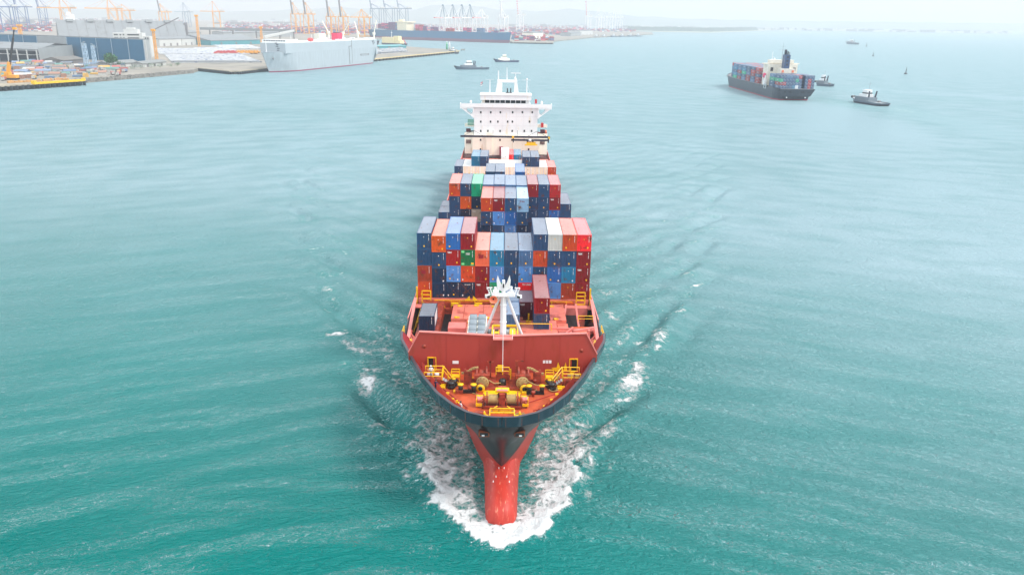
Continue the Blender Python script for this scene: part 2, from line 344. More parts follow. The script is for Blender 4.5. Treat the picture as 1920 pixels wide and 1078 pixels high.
def sea_mat():
    m = bpy.data.materials.new('sea_water'); m.use_nodes = True; N = m.node_tree.nodes; L = m.node_tree.links
    p = N['Principled BSDF']; tc = N.new('ShaderNodeTexCoord'); sx = N.new('ShaderNodeSeparateXYZ'); L.new(tc.outputs['Object'], sx.inputs[0])
    def mth(op, a, b=None, c=None):
        n = N.new('ShaderNodeMath'); n.operation = op
        for i, v in enumerate((a, b, c)):
            if v is None: continue
            if isinstance(v, (int, float)): n.inputs[i].default_value = v
            else: L.new(v, n.inputs[i])
        return n.outputs[0]
    # crest direction fans out to both sides of the channel
    r = mth('SQRT', mth('ADD', mth('MULTIPLY', sx.outputs[0], sx.outputs[0]), 1600.0))
    yy = mth('MULTIPLY_ADD', r, .42, sx.outputs[1])
    cb = N.new('ShaderNodeCombineXYZ'); L.new(mth('MULTIPLY', sx.outputs[0], .48), cb.inputs[0]); L.new(yy, cb.inputs[1])
    def noise(scale, det, rough=.55, vec=None, dist=0.0):
        n = N.new('ShaderNodeTexNoise'); n.inputs['Scale'].default_value = scale; n.inputs['Detail'].default_value = det
        n.inputs['Roughness'].default_value = rough; n.inputs['Distortion'].default_value = dist
        L.new(vec or cb.outputs[0], n.inputs['Vector']); return n.outputs[0]
    big = noise(.095, 2); mid = noise(.30, 3, .6, None, .4); sml = noise(1.15, 4, .62, None, .3)
    n3 = N.new('ShaderNodeTexNoise'); n3.inputs['Scale'].default_value = .018; n3.inputs['Detail'].default_value = 3
    L.new(tc.outputs['Object'], n3.inputs['Vector']); patch = n3.outputs[0]
    ca = N.new('ShaderNodeAttribute'); ca.attribute_name = 'calm'
    fa = N.new('ShaderNodeAttribute'); fa.attribute_name = 'foam'
    rid = lambda v: mth('POWER', mth('SUBTRACT', 1.0, mth('ABSOLUTE', mth('MULTIPLY_ADD', v, 2.0, -1.0))), 2.0)
    r1 = rid(noise(.42, 2, .5, None, .5)); r2 = rid(noise(1.0, 3, .6, None, .5))
    h = mth('ADD', mth('ADD', mth('MULTIPLY', big, .3), mth('MULTIPLY', r1, 1.2)), mth('ADD', mth('MULTIPLY', r2, 1.8), mth('ADD', mth('MULTIPLY', mid, .6), mth('MULTIPLY', sml, 1.15))))
    st = mth('MULTIPLY_ADD', patch, .8, .6)
    st = mth('MULTIPLY', st, mth('MULTIPLY_ADD', ca.outputs['Fac'], -1.0, 1))
    h = mth('MULTIPLY', h, st)
    # foam: lacy cover that breaks up where there is little of it
    fn = noise(.62, 7, .68, tc.outputs['Object'], .6)
    vo = N.new('ShaderNodeTexVoronoi'); vo.feature = 'DISTANCE_TO_EDGE'; vo.inputs['Scale'].default_value = .85
    wv = N.new('ShaderNodeTexNoise'); wv.inputs['Scale'].default_value = .5; wv.inputs['Detail'].default_value = 4
    L.new(tc.outputs['Object'], wv.inputs['Vector'])
    va = N.new('ShaderNodeVectorMath'); va.operation = 'MULTIPLY_ADD'; va.inputs[1].default_value = (3, 3, 3)
    L.new(wv.outputs['Color'], va.inputs[0]); L.new(tc.outputs['Object'], va.inputs[2]); L.new(va.outputs[0], vo.inputs['Vector'])
    lace = mth('SUBTRACT', .30, mth('MULTIPLY', vo.outputs['Distance'], 1.6))
    fx = mth('ADD', mth('ADD', mth('MULTIPLY', fa.outputs['Fac'], 1.45), mth('MULTIPLY', mth('SUBTRACT', fn, .5), 2.5)), mth('MULTIPLY', lace, .55))
    fmr = N.new('ShaderNodeMapRange'); fmr.interpolation_type = 'SMOOTHSTEP'; fmr.inputs[1].default_value = .55; fmr.inputs[2].default_value = 1.22
    L.new(fx, fmr.inputs[0]); foam = mth('MULTIPLY', fmr.outputs[0], mth('GREATER_THAN', fa.outputs['Fac'], .02))
    foam = mth('MINIMUM', foam, 1.0)
    aer = mth('MULTIPLY', mth('MINIMUM', fa.outputs['Fac'], 1.0), .75)
    cr_ = N.new('ShaderNodeMix'); cr_.data_type = 'RGBA'; cr_.inputs[6].default_value = (.0, .150, .138, 1); cr_.inputs[7].default_value = (.0, .182, .168, 1)
    cfm = N.new('ShaderNodeMapRange'); cfm.inputs[1].default_value = .35; cfm.inputs[2].default_value = .65; L.new(patch, cfm.inputs[0]); L.new(cfm.outputs[0], cr_.inputs[0])
    sl = N.new('ShaderNodeAttribute'); sl.attribute_name = 'sky_sheen'
    slm = N.new('ShaderNodeMix'); slm.data_type = 'RGBA'; slm.inputs[7].default_value = (.275, .40, .445, 1)  # pale blue-grey base colour standing in for reflected sky
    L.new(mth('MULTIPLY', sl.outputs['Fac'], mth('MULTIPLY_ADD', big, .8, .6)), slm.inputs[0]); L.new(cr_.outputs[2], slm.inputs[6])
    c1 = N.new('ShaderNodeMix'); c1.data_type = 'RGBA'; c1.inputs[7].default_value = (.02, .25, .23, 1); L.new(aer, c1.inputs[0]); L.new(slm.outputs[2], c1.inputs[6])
    c2 = N.new('ShaderNodeMix'); c2.data_type = 'RGBA'; c2.inputs[7].default_value = (.90, .93, .94, 1); L.new(foam, c2.inputs[0]); L.new(c1.outputs[2], c2.inputs[6])
    # light scattered up out of the water leaves it regardless of the ripples; only the reflection follows them
    N.remove(p); outn = [n for n in N if n.type == 'OUTPUT_MATERIAL'][0]
    b = N.new('ShaderNodeBump'); b.inputs['Strength'].default_value = 1; b.inputs['Distance'].default_value = 1.0; L.new(h, b.inputs['Height'])
    bf = N.new('ShaderNodeBump'); bf.inputs['Distance'].default_value = .5; L.new(mth('ADD', foam, mth('MULTIPLY', fn, 1.2)), bf.inputs['Height'])
    bd = N.new('ShaderNodeBump'); bd.inputs['Strength'].default_value = .5; bd.inputs['Distance'].default_value = 1.0; L.new(h, bd.inputs['Height'])
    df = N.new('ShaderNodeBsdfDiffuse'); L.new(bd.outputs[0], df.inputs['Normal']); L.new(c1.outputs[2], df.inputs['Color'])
    gl = N.new('ShaderNodeBsdfGlossy'); gl.inputs['Roughness'].default_value = .07; L.new(b.outputs[0], gl.inputs['Normal']); gl.inputs['Color'].default_value = (.88, .98, 1, 1)
    fr = N.new('ShaderNodeFresnel'); fr.inputs['IOR'].default_value = 1.34; L.new(b.outputs[0], fr.inputs['Normal'])
    ms1 = N.new('ShaderNodeMixShader'); L.new(fr.outputs[0], ms1.inputs[0]); L.new(df.outputs[0], ms1.inputs[1]); L.new(gl.outputs[0], ms1.inputs[2])
    fd = N.new('ShaderNodeBsdfDiffuse'); fd.inputs['Color'].default_value = (.74, .77, .78, 1); L.new(bf.outputs[0], fd.inputs['Normal'])
    ms2 = N.new('ShaderNodeMixShader'); L.new(foam, ms2.inputs[0]); L.new(ms1.outputs[0], ms2.inputs[1]); L.new(fd.outputs[0], ms2.inputs[2])
    L.new(ms2.outputs[0], outn.inputs['Surface'])
    return m
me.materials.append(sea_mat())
sea = tag(obj('water', me), 'turquoise harbour water with wind ripples and white wake foam', None, None, 'structure')
# ------------------------------------------------------------------ materials
C = {
 'navy': S(42, 80, 118), 'dark navy': S(24, 56, 86), 'blue': S(42, 108, 176), 'light blue': S(88, 145, 205), 'slate blue': S(74, 112, 152),
 'teal blue': S(30, 128, 168), 'red': S(178, 38, 40), 'dark red': S(142, 28, 38), 'brown red': S(164, 66, 42), 'orange': S(222, 98, 36), 'burnt orange': S(198, 76, 38),
 'salmon orange': S(224, 110, 76), 'bright red': S(232, 42, 50), 'green': S(8, 118, 72), 'mint green': S(10, 168, 124), 'grey': S(200, 204, 200),
 'maroon': S(88, 16, 42), 'cream': S(246, 243, 234), 'white': S(248, 248, 248), 'pale blue': S(140, 178, 205), 'beige': S(190, 182, 165), 'crimson': S(190, 22, 52), 'purple': S(105, 60, 110), 'pink': S(215, 60, 110)}
RUST = (.16, .055, .025)
def roofmat(c):
    k = .30 if c not in ('white', 'cream', 'grey') else .5
    return mat('roof_'+c.replace(' ', '_'), tuple(a*(1-k)+k*.62 for a in C[c]), .27, 0, .10, .5, RUST if c not in ('white', 'cream', 'grey') else (.5, .45, .4), .10, 1.1, (1, .35, 1), objvar=.08)
def cmat(c): return mat('container_'+c.replace(' ', '_'), C[c], .30, 0, .12, .5, RUST if c not in ('white', 'cream', 'grey') else (.55, .45, .35), .22 if c not in ('white', 'cream', 'grey') else .08, 1.1, (1, .5, 1), objvar=.10)
m_hull = mat('hull_black', S(36, 54, 66), .25, 0, .16, .5, S(92, 100, 106), .30, .5, (1, 1, .18))
m_deck = mat('deck_red', S(184, 80, 46), .55, 0, .22, .8, S(150, 60, 20), .62, .45, spec=.35)
m_hatch = mat('hatch_red', S(224, 124, 106), .34, 0, .10, .5, S(140, 52, 45), .30, .55)
m_wall = mat('breakwater_red', S(168, 62, 52), .55, 0, .08, .3, S(150, 56, 36), .28, .5, (1, 1, .25), spec=.35)
m_mar = mat('bulwark_inside', S(150, 42, 48), .45, 0, .12, .8)
m_pink = mat('cap_pink', S(222, 128, 120), .4, 0, .1, .8)
m_mach = mat('machinery_red', S(158, 62, 42), .5, 0, .25, 1.2, S(88, 36, 22), .5, 1.6)
m_yel = mat('safety_yellow', S(240, 190, 10), .45, 0, .10, 1.5, S(180, 120, 20), .2, 2.0)
m_wht = mat('ship_white', (.80, .81, .82), .42, 0, .03, .4, S(224, 212, 190), .06, .5, (1, 1, .2))
m_crm = mat('ship_cream', S(250, 246, 230), .5, 0, .03, .4, S(226, 210, 180), .10, .6, (1, 1, .2))
m_drk = mat('opening_dark', (.012, .013, .016), .6)
m_gls = mat('window_glass', (.02, .03, .035), .12)
m_blk = mat('bollard_black', (.018, .018, .02), .35, 0, .2, 2)
m_rope = mat('mooring_rope', S(168, 142, 92), .85, 0, .2, 3)
m_orr = mat('horn_orange', S(238, 130, 92), .45, 0, .06, 2)
m_gal = mat('grey_metal', S(168, 178, 184), .4, .1, .1, 1)
m_beam = mat('crane_dark', S(40, 44, 62), .4, 0, .1, 1)
m_sign = mat('mark_white', (.8, .8, .8), .5); m_my = mat('mark_yellow', S(248, 190, 20), .5)
m_rust = mat('rusty_steel', S(150, 80, 50), .6, 0, .25, 1, (.1, .035, .02), .5, 1.4)
m_skin = mat('skin', S(176, 120, 90), .5); m_cloth_w = mat('cloth_white', (.75, .75, .75), .8); m_cloth_b = mat('cloth_blue', S(32, 44, 92), .8); m_cloth_g = mat('cloth_grey', S(60, 62, 66), .8)
# the paint below the load line
def hull_paint(name, top, low, zb, rough=.3, wear=.12):
    m = mat(name, top, rough, 0, .08, .35, S(90, 96, 98) if wear else None, wear, .5, (1, 1, .18)); N = m.node_tree.nodes; L = m.node_tree.links; p = N['Principled BSDF']
    src = p.inputs['Base Color'].links[0].from_socket
    tc = N.new('ShaderNodeTexCoord'); sx = N.new('ShaderNodeSeparateXYZ'); L.new(tc.outputs['Object'], sx.inputs[0])
    n2 = N.new('ShaderNodeTexNoise'); n2.inputs['Scale'].default_value = .35; n2.inputs['Detail'].default_value = 6; L.new(tc.outputs['Object'], n2.inputs['Vector'])
    md = N.new('ShaderNodeMapRange'); md.inputs[3].default_value = .8; md.inputs[4].default_value = 1.2; L.new(n2.outputs[0], md.inputs[0])
    sc = N.new('ShaderNodeVectorMath'); sc.operation = 'SCALE'; sc.inputs[0].default_value = low; L.new(md.outputs[0], sc.inputs['Scale'])
    lt = N.new('ShaderNodeMath'); lt.operation = 'LESS_THAN'; lt.inputs[1].default_value = zb; L.new(sx.outputs[2], lt.inputs[0])
    mx = N.new('ShaderNodeMix'); mx.data_type = 'RGBA'; L.new(lt.outputs[0], mx.inputs[0]); L.new(src, mx.inputs[6]); L.new(sc.outputs[0], mx.inputs[7]); L.new(mx.outputs[2], p.inputs['Base Color'])
    return m
m_hp = hull_paint('hull_two_tone', S(14, 20, 27), S(186, 50, 36), 4.2, .34)

# ------------------------------------------------------------------ the container ship coming head-on
HB = 15.7
def Y0(h): return float(np.interp(h, [-3, 0, 4, 6, 8, 10, 12, 14, 15.5], [93.5, 93, 92.1, 90.4, 88.6, 86.9, 85.3, 84.45, 84.1]))
RS = [0, .05, .2, 1.3, 3, 6.5, 12, 18.4, 24, 28, 50]; RW = [0, 1.0, 2.0, 4.25, 6.0, 8.35, 10.85, 13.1, 14.95, 15.35, 15.7]
def hwf(Yv, h):
    t = min(max((h-4)/10.25, 0), 1); s = max(Yv-Y0(h), 0)
    if s <= 0: return 0.0
    lo = min((.65-.02*max(4-h, 0))*s**.8, HB); hi = float(np.interp(s, RS, RW))
    g = t**1.25
    return math.exp(math.log(max(lo, 1e-4))*(1-g)+math.log(max(hi, 1e-4))*g)
ship = root('container_ship', 'large container ship with black and red bow coming head-on, loaded with coloured containers', 'container ship', (0, 0, 0))
def sts(h, y1=322, n=70): return [Y0(h)+(y1-Y0(h))*(i/n)**2.3 for i in range(n+1)]
hb = MB()
HS = [-3, 0, 1.5, 3, 4.2, 5.5, 7, 8.5, 10, 11.2, 12.2, 13.0, 13.4, 14.25]
for sgn in (-1, 1):
    hb.grid([[(sgn*hwf(y, h), y, h if h < 14 or y < 110 else float(np.interp(y, [110, 114], [14.25, 13.45]))) for y in sts(h)] for h in HS])
hb.add([(-HB, 322, -3), (HB, 322, -3), (HB, 322, 13.4), (-HB, 322, 13.4)], [(0, 1, 2, 3)])
hb.build('hull', m_hp, ship)
# draught marks and welded load marks on the stem
for sgn in (-1, 1):
    for k, (yy_, zz) in enumerate([(91.6, 4.05), (90.2, 3.62), (89.3, 3.45)]):
        build_each([lambda b: b.cbox((sgn*(.35+.35*k), yy_-.05, zz+.12), (.09, .45, .03))], 'draught_mark', m_sign, ship)
# bulbous bow
bb = MB(); rows = []
prof = [(84.95, .3, .15), (85.0, 1.2, .8), (85.25, 1.75, 1.5), (85.9, 2.1, 2.1), (87, 2.22, 2.65), (88.5, 2.28, 3.1), (90.5, 2.32, 3.45), (92.5, 2.42, 3.75), (95, 2.5, 3.95), (98, 2.7, 4.1), (102, 3.1, 4.15)]
for y, wv, tp in prof:
    r = []
    for k in range(17):
        a = math.pi*k/16
        cx = math.cos(a); sx_ = math.sin(a)
        r.append((.93*wv*math.copysign(abs(cx)**.8, cx), y+(.35*(1-sx_) if y < 86 else 0), -2.2+(tp+2.2)*abs(sx_)**.55))
    rows.append(r)
bb.grid(rows)
bb.build('bulbous_bow', mat('bulb_red', S(188, 52, 38), .5, 0, .12, .5, S(232, 150, 122), .16, 1.3, (3.5, .8, .5)), ship)
# forecastle deck
def outline(y0, y1, h, inset=.12, n=30):
    ys = [y0+(y1-y0)*(i/n)**1.6 for i in range(n+1)]
    L_ = [(-max(hwf(y, h)-inset, 0), y) for y in ys]; R_ = [(max(hwf(y, h)-inset, 0), y) for y in ys]
    return L_[::-1]+R_[1:]
d = MB(); d.prism(outline(Y0(12.6)+.3, 102.0, 12.6, .15), 13.1, 13.3); d.build('forecastle_deck', m_deck, ship)
dk = [(max(hwf(y, 10.8)-.4, .5), y) for y in [102.2+2*k for k in range(15)]]+[(15.5, 140), (15.5, 300)]
d = MB(); d.prism([(-x, y) for x, y in dk[::-1]]+dk, 11.2, 11.4); d.build('main_deck', m_mach, ship)
# bulwark: outer black plate, inner red plate with stays, rail cap
bo = MB(); bi = MB(); cap = MB(); ysb = [84.1+(112.6-84.1)*(i/50)**3.0 for i in range(51)]
def top(y): return 15.5 if y < 111 else 15.5-(y-111)*.5
def rimx(y): return float(np.interp(y-84.1, RS, RW))
for sgn in (-1, 1):
    rowo = []; rowi = []
    for y in ysb:
        xo = sgn*(rimx(y)+.03); xi = sgn*max(rimx(y)-.22, 0)
        zb_ = float(np.interp(y, [84, 92, 98, 112], [14.2, 14.7, 15.05, 15.1]))
        if y > 93: rowo.append([(sgn*hwf(y, 14.25)*1.001, y-.02, 14.2), (xo, y-.04, zb_), (xo*1.004, y-.06, top(y))])
        else: rowo.append([(xo, y-.02, 14.2), (xo, y-.04, 14.8), (xo*1.004, y-.06, top(y))])
        rowi.append([(xi*(1 if y > 101.5 else hwf(y+.5, 13.0)/max(rimx(y+.5), .1)) if y < 101.5 else sgn*(hwf(y, 11.2)-.25), y+(.14 if y > 90 else .9), 13.2 if y < 101.5 else 11.4), (xi, y+.14, top(y))])
    bo.grid(list(zip(*rowo))); bi.grid(list(zip(*rowi)))
    cap.grid(list(zip(*[[(sgn*(rimx(y)+.05), y-.08, top(y)+.02), (sgn*max(rimx(y)-.24, 0), y+.18, top(y)+.03)] for y in ysb])))
bo.build('bow_bulwark', m_hull, ship); bi.build('bulwark_lining', m_mar, ship)
cap.build('rail_cap', mat('cap_dark', S(70, 62, 70), .4), ship)
for sgn in (-1, 1):
    for y in [87.2, 88.6, 90.2, 92, 94, 96.2, 98.4, 100.4]:
        x = hwf(y, 13.4)-.2; b = MB(); n = Vector((-sgn*.80, .55, 0)).normalized() if y < 94 else Vector((-sgn*.93, .36, 0)).normalized()
        p = Vector((sgn*x, y, 13.3)); q = p+n*1.5
        b.add([p, q, p+Vector((0, 0, 1.9)), p+Vector((0, .07, 0)), q+Vector((0, .07, 0)), p+Vector((0, .07, 1.9))], [(0, 1, 2), (3, 5, 4), (1, 4, 5, 2), (0, 3, 4, 1)], 0)
        b.cbox(tuple(q+Vector((0, 0, .12))), (.42, .3, .24), 1); b.build('bulwark_stay', [m_wall, m_yel], ship)
    for y in [103.4, 105, 106.6, 108.2, 109.8, 111.4]:
        x = hwf(y, 13.4)-.3; xb = hwf(y, 11.6)-.4; b = MB()
        b.add([(sgn*xb, y, 11.4), (sgn*(xb-1.6), y+.2, 11.4), (sgn*(x-.12), y, 15.2), (sgn*xb, y+.12, 11.4), (sgn*(xb-1.6), y+.32, 11.4), (sgn*(x-.12), y+.12, 15.2)], [(0, 1, 2), (3, 5, 4), (1, 4, 5, 2), (0, 3, 4, 1)], 0)
        b.build('bulwark_stay', [m_pink], ship)
    for k in range(5): build_each([lambda b: b.cbox((sgn*(hwf(104.2+1.1*k, 12.0)-1.1), 104.2+1.1*k, 12.4), (1.0, .5, .35))], 'fairlead', m_yel, ship)
# low side plating beside the hatches
b = MB()
for sgn in (-1, 1):
    b.box((sgn*15.6-.08, 122, 11.4), (sgn*15.6+.08, 300, 13.5)); 
    for k in range(8):
        y = 112.5+2.4*k; x0, x1 = hwf(y, 13.4), hwf(y+2.4, 13.4); b.beam((sgn*(x0-.1), y, 13.56), (sgn*(x1-.1), y+2.4, 13.56), .5, .1); b.beam((sgn*(x0-.12), y, 12.5), (sgn*(x1-.12), y+2.4, 12.5), .08, 2.1)
b.build('side_rail_plating', m_pink, ship)
# anchor recesses
for sgn in (-1, 1):
    b = MB(); y = Y0(12.3); 
    b.cbox((sgn*2.15, y+.55, 12.55), (1.3, .9, .62), 0); b.cbox((sgn*2.15, y+.08, 12.6), (1.0, .12, .4), 1); b.cbox((sgn*2.25, y-.02, 12.5), (.34, .12, .14), 2)
    b.build('hawse_opening', [m_rust, m_drk, m_wht], ship)
# ---- breakwater wall
b = MB()
zt = lambda x: 18.8+.025*abs(x)
ycn = lambda x: 101.3+.045*abs(x)
cols = [-13.1, -11.5, -10.35, -9.35, -8.9, -5.5, -1.6, 0, 1.6, 5.5, 8.9, 9.35, 10.35, 11.5, 13.1]
def ztop(x): return 16.0+(zt(11.5)-16)*(13.1-abs(x))/1.6 if abs(x) > 11.5 else zt(x)
def panel(x0, x1, z0a, z0b, z1a, z1b):
    y0, y1 = ycn(x0), ycn(x1)
    vs = [(x0, y0, z0a), (x1, y1, z0b), (x1, y1, z1b), (x0, y0, z1a), (x0, y0+.16, z0a), (x1, y1+.16, z0b), (x1, y1+.16, z1b), (x0, y0+.16, z1a)]
    b.add(vs, [(0, 1, 2, 3), (7, 6, 5, 4), (3, 2, 6, 7), (0, 4, 5, 1), (0, 3, 7, 4), (1, 5, 6, 2)])
for a, c_ in zip(cols[:-1], cols[1:]):
    door = abs((a+c_)/2) > 9.3 and abs((a+c_)/2) < 10.4
    zb0 = lambda x: 14.9 if abs(x) > 12 else (13.9 if abs(x) > 11 else 13.2)
    panel(a, c_, 15.3 if door else zb0(a), 15.3 if door else zb0(c_), ztop(a), ztop(c_))
wall = b.build('breakwater_wall', m_wall, ship)
b = MB()
for a, c_ in zip(cols[:-1], cols[1:]): b.beam((a, ycn(a)+.08, ztop(a)+.06), (c_, ycn(c_)+.08, ztop(c_)+.06), .42, .14)
b.build('wall_coping', m_pink, wall)
for sgn in (-1, 1):
    x = sgn*9.85; y = ycn(9.85)
    b = MB()
    for dx in (-.55, .55): b.cbox((x+dx, y-.03, 14.3), (.12, .22, 2.1))
    b.cbox((x, y-.03, 15.36), (1.22, .22, .12)); b.cbox((x, y-.03, 13.42), (1.22, .22, .10)); b.build('door_frame', m_yel, wall)
    b = MB(); b.box((x-.5, y+.15, 13.3), (x+.5, y+1.5, 15.3)); b.build('doorway', m_drk, wall)
    b = MB(); b.cbox((x+.35 if sgn < 0 else x-.42, y+.02, 14.3), (.34, .08, 1.9)); b.build('door_leaf', m_wall, wall)
for sgn, x0 in ((-1, -8.35), (1, 6.9)):                       # painted yellow fluke and cone marks
    b = MB(); y = ycn(abs(x0)+.6)-.02
    k = 1 if sgn < 0 else 1
    def pl(pts): b.yprism([(x0+p, q) for p, q in pts], y-.02, y, 0)
    if sgn < 0:
        pl([(-.1, 14.25), (.5, 14.05), (.95, 14.8), (1.25, 13.65), (.7, 13.35), (.3, 13.5)]); pl([(1.75, 13.45), (2.3, 13.45), (2.0, 14.7)])
    else:
        pl([(-.1, 14.0), (.5, 13.45), (1.1, 13.6), (1.1, 14.1), (.8, 14.9), (.62, 14.1)]); pl([(1.55, 13.6), (2.15, 13.6), (1.85, 14.9)])
    b.build('painted_mark', m_yel, wall)
b = MB(); y = ycn(6.2)-.02
b.cbox((-6.55, y, 14.75), (.85, .02, .45)); b.build('painted_plate', m_sign, wall)
b = MB()
for k in range(3): b.cbox((5.75+.42*k, y, 14.95), (.34, .02, .45))
b.build('painted_plate', m_sign, wall)
b = MB(); 
for x, z in ((-10.9, 17.0), (10.9, 16.6)): b.lathe([(.28, 0), (.28, .05)], (x, ycn(x)-.06, z), 10, 0, 'Y')
b.cbox((-6.5, ycn(6.5)-.03, 13.55), (.5, .06, .3)); b.cbox((6.5, ycn(6.5)-.03, 13.55), (.5, .06, .3))
b.build('wall_vent', m_mach, wall)
b = MB()
for x in (-7.8, -3.2, 3.1, 7.9): b.box((x-.04, ycn(x)-.035, 13.3), (x+.04, ycn(x), zt(x)))
b.build('weld_seam', m_wall, wall)
b = MB(); b.cbox((0, 100.7, 18.75), (2.7, 1.0, .18)); b.rail([(-1.3, 100.3, 18.84), (-1.3, 101.1, 18.84)], 1.0, 1, .04); b.rail([(1.3, 100.3, 18.84), (1.3, 101.1, 18.84)], 1.0, 1, .04)
b.build('mast_step', [m_pink, m_wht], wall)
# ---- foremast
fm = obj('foremast', None, ship, (0, 0, 0))
b = MB(); b.tube((0, 102.3, 13), (0, 102.3, 24.4), .46, .40, 16); 
for z in (15.5, 18, 20.5, 23): b.lathe([(.50, 0), (.50, .08)], (0, 102.3, z), 16)
b.build('mast_tube', m_wht, fm)
for sgn in (-1, 1):
    b = MB(); b.tube((sgn*.55, 102.4, 24.1), (sgn*2.9, 103.9, 17.2), .19, .22, 10); b.cbox((sgn*2.9, 103.9, 17.2), (.8, .8, .25)); b.build('mast_leg', m_wht, fm)
    b = MB(); b.beam((sgn*2.9, 103.9, 11.4), (sgn*2.9, 103.9, 17.1), .5); b.build('leg_post', m_yel, fm)
b = MB(); b.cbox((0, 102.2, 24.5), (3.2, 1.2, .16)); b.cbox((-1.0, 102.2, 24.85), (.8, .8, .6)); b.cbox((1.0, 102.2, 24.7), (.9, .7, .4)); b.tube((1.05, 102.2, 25), (1.05, 102.2, 25.7), .2, .17, 8)
b.tube((-1.1, 102.2, 25), (-1.1, 102.2, 25.6), .25, .2, 8)
for sgn in (-1, 1):
    b.beam((sgn*1.5, 102.0, 24.5), (sgn*1.8, 102, 25.5), .12); b.beam((sgn*1.5, 102.0, 25.55), (sgn*2.25, 102, 25.55), .14); b.beam((sgn*2.2, 102, 25.5), (sgn*1.8, 102, 24.6), .1)
    b.rail([(sgn*.8, 101.6, 24.55), (sgn*2, 101.6, 24.55)], .8, 0, .03, .6)
b.build('mast_platform', m_wht, fm)
for sgn in (-1, 1):
    b = MB(); T = Matrix.Translation((sgn*2.15, 101.7, 24.45)) @ Matrix.Rotation(-sgn*.5, 4, 'Z'); b.cbox((0, 0, 0), (.55, .5, .4), 0, T); b.cbox((0, -.27, 0), (.42, .06, .3), 1, T); b.build('floodlight', [m_wht, m_gls], fm)
b = MB(); b.tube((0, 102.2, 24.5), (0, 102.2, 26.6), .28, .2, 8)
for sgn in (-1, 1): b.yprism([(sgn*.15, 25.0), (sgn*.85, 25.4), (sgn*.95, 26.6), (sgn*.80, 27.3), (sgn*.45, 26.3), (sgn*.2, 25.8)], 102.0, 102.2)
b.cbox((0, 102, 25.5), (.35, .3, .3)); b.build('mast_head', m_wht, fm)
b = MB(); b.cbox((0, 101.85, 25.9), (.2, .1, .55)); b.build('navigation_light', m_drk, fm)
b = MB(); b.lathe([(.08, .9), (.14, .6), (.3, .25), (.58, 0), (.52, .02), (.22, .35), (.05, .4)], (-1.35, 100.95, 24.2), 18, 0, 'Y'); b.lathe([(.07, .3), (.12, .29)], (-1.35, 100.95, 24.2), 10, 1, 'Y'); b.tube((-1.35, 101.7, 24.3), (-1.2, 102, 24.5), .12, .12, 6, 0); b.build('fog_horn', [m_orr, m_drk], fm)
b = MB(); b.path([(.02, 101.6, 24.3), (0, 98.3, 14.9)], .035, 5); b.build('forestay_wire', m_sign, fm)
# ---- windlasses and winches
def windlass(x, flip):
    r = obj('windlass', None, ship, (x, 96.6, 13.3)); s = flip
    b = MB(); b.cbox((0, .6, .15), (3.6, 3.0, .3)); b.cbox((0, .3, 1.55), (2.0, .9, .55), 0); b.cbox((-s*.2, .9, .9), (1.7, 1.3, 1.4), 0)
    b.cbox((s*2.0, 1.4, .9), (.9, .7, 1.8), 0); b.xprism([(1.0, 0), (2.2, 0), (1.9, 1.9), (1.3, 1.9)], s*2.3-.1, s*2.3+.1); b.xprism([(1.0, 0), (2.2, 0), (1.9, 1.9), (1.3, 1.9)], s*1.5-.1, s*1.5+.1)
    b.build('winch_frame', m_mach, r)
    b = MB(); T = Matrix.Translation((-s*.1, -.55, 1.0)) @ Matrix.Rotation(.15*s, 4, 'Z')
    b2 = MB(); b2.lathe([(.25, -.1), (.85, -.1), (.85, .12), (.55, .14), (.55, .5)], (0, 0, 0), 18, 0, 'Y'); b.add(b2.v, b2.f, 0, True, T)
    b2 = MB()
    for k in range(10): a = 2*math.pi*k/10; b2.lathe([(.07, -.16), (.07, -.08)], (.68*math.cos(a), 0, .68*math.sin(a)), 6, 0, 'Y')
    b.add(b2.v, b2.f, 1, False, T); b.build('gypsy_wheel', [m_rope, m_rust], r)
    b = MB(); b.lathe([(.55, -1.35), (.6, -1.3), (.42, -1.0), (.42, -.5), (.6, -.3)], (s*.15, 0, .55), 16, 0, 'Y'); b.build('warping_head', m_mach, r)
    b = MB(); b.lathe([(.6, -1.42), (.6, -1.36)], (s*.15, 0, .55), 16, 0, 'Y'); b.lathe([(.3, -1.47), (.3, -1.42)], (s*.15, 0, .55), 10, 1, 'Y'); b.build('head_cap', [m_yel, m_drk], r)
    b = MB(); b.lathe([(1.05, -.12), (1.05, .12)], (-s*.6, 1.4, 1.35), 20, 0, 'X'); b.lathe([(1.05, -.1), (1.05, .1)], (s*.7, 1.4, 1.35), 20, 0, 'X'); b.lathe([(.62, -.6), (.62, .6)], (s*.05, 1.4, 1.35), 16, 0, 'X'); b.build('brake_drum', m_mach, r)
    b = MB()
    for k in range(13):
        t = k/12; p = (s*(.6+2.1*t), 1.2+.3*t, 2.35-.9*t+.12*math.sin(t*6)); b.cbox(p, (.20, .34 if k % 2 else .2, .2 if k % 2 else .32))
    b.build('anchor_chain', m_rope, r)
    b = MB(); x0 = s*3.6
    for zz in (0.15, .95, 1.75): b.beam((x0-.55, 1.2, zz), (x0+.55, 1.2, zz), .10); b.beam((x0-.55, 2.0, zz), (x0+.55, 2.0, zz), .10)
    for dx in (-.55, .55):
        for dy in (1.2, 2.0): b.beam((x0+dx, dy, 0), (x0+dx, dy, 1.8), .09)
    b.cbox((x0, 1.6, .95), (1.0, .8, .06)); b.build('step_platform', m_yel, r)
    b = MB(); b.path([(s*.6, -.5, 1.25), (s*1.6, -.6, .75), (s*2.6, -.4, .62), (s*3.7, -.2, .6)] if s > 0 else [(.9, -.4, 1.3), (1.6, -.5, .9), (2.5, -.3, .85)], .07, 6); b.build('mooring_line', m_rope, r)
    return r
windlass(-2.75, -1); windlass(2.75, 1)
mw = obj('mooring_winch', None, ship, (0, 91.4, 13.3))
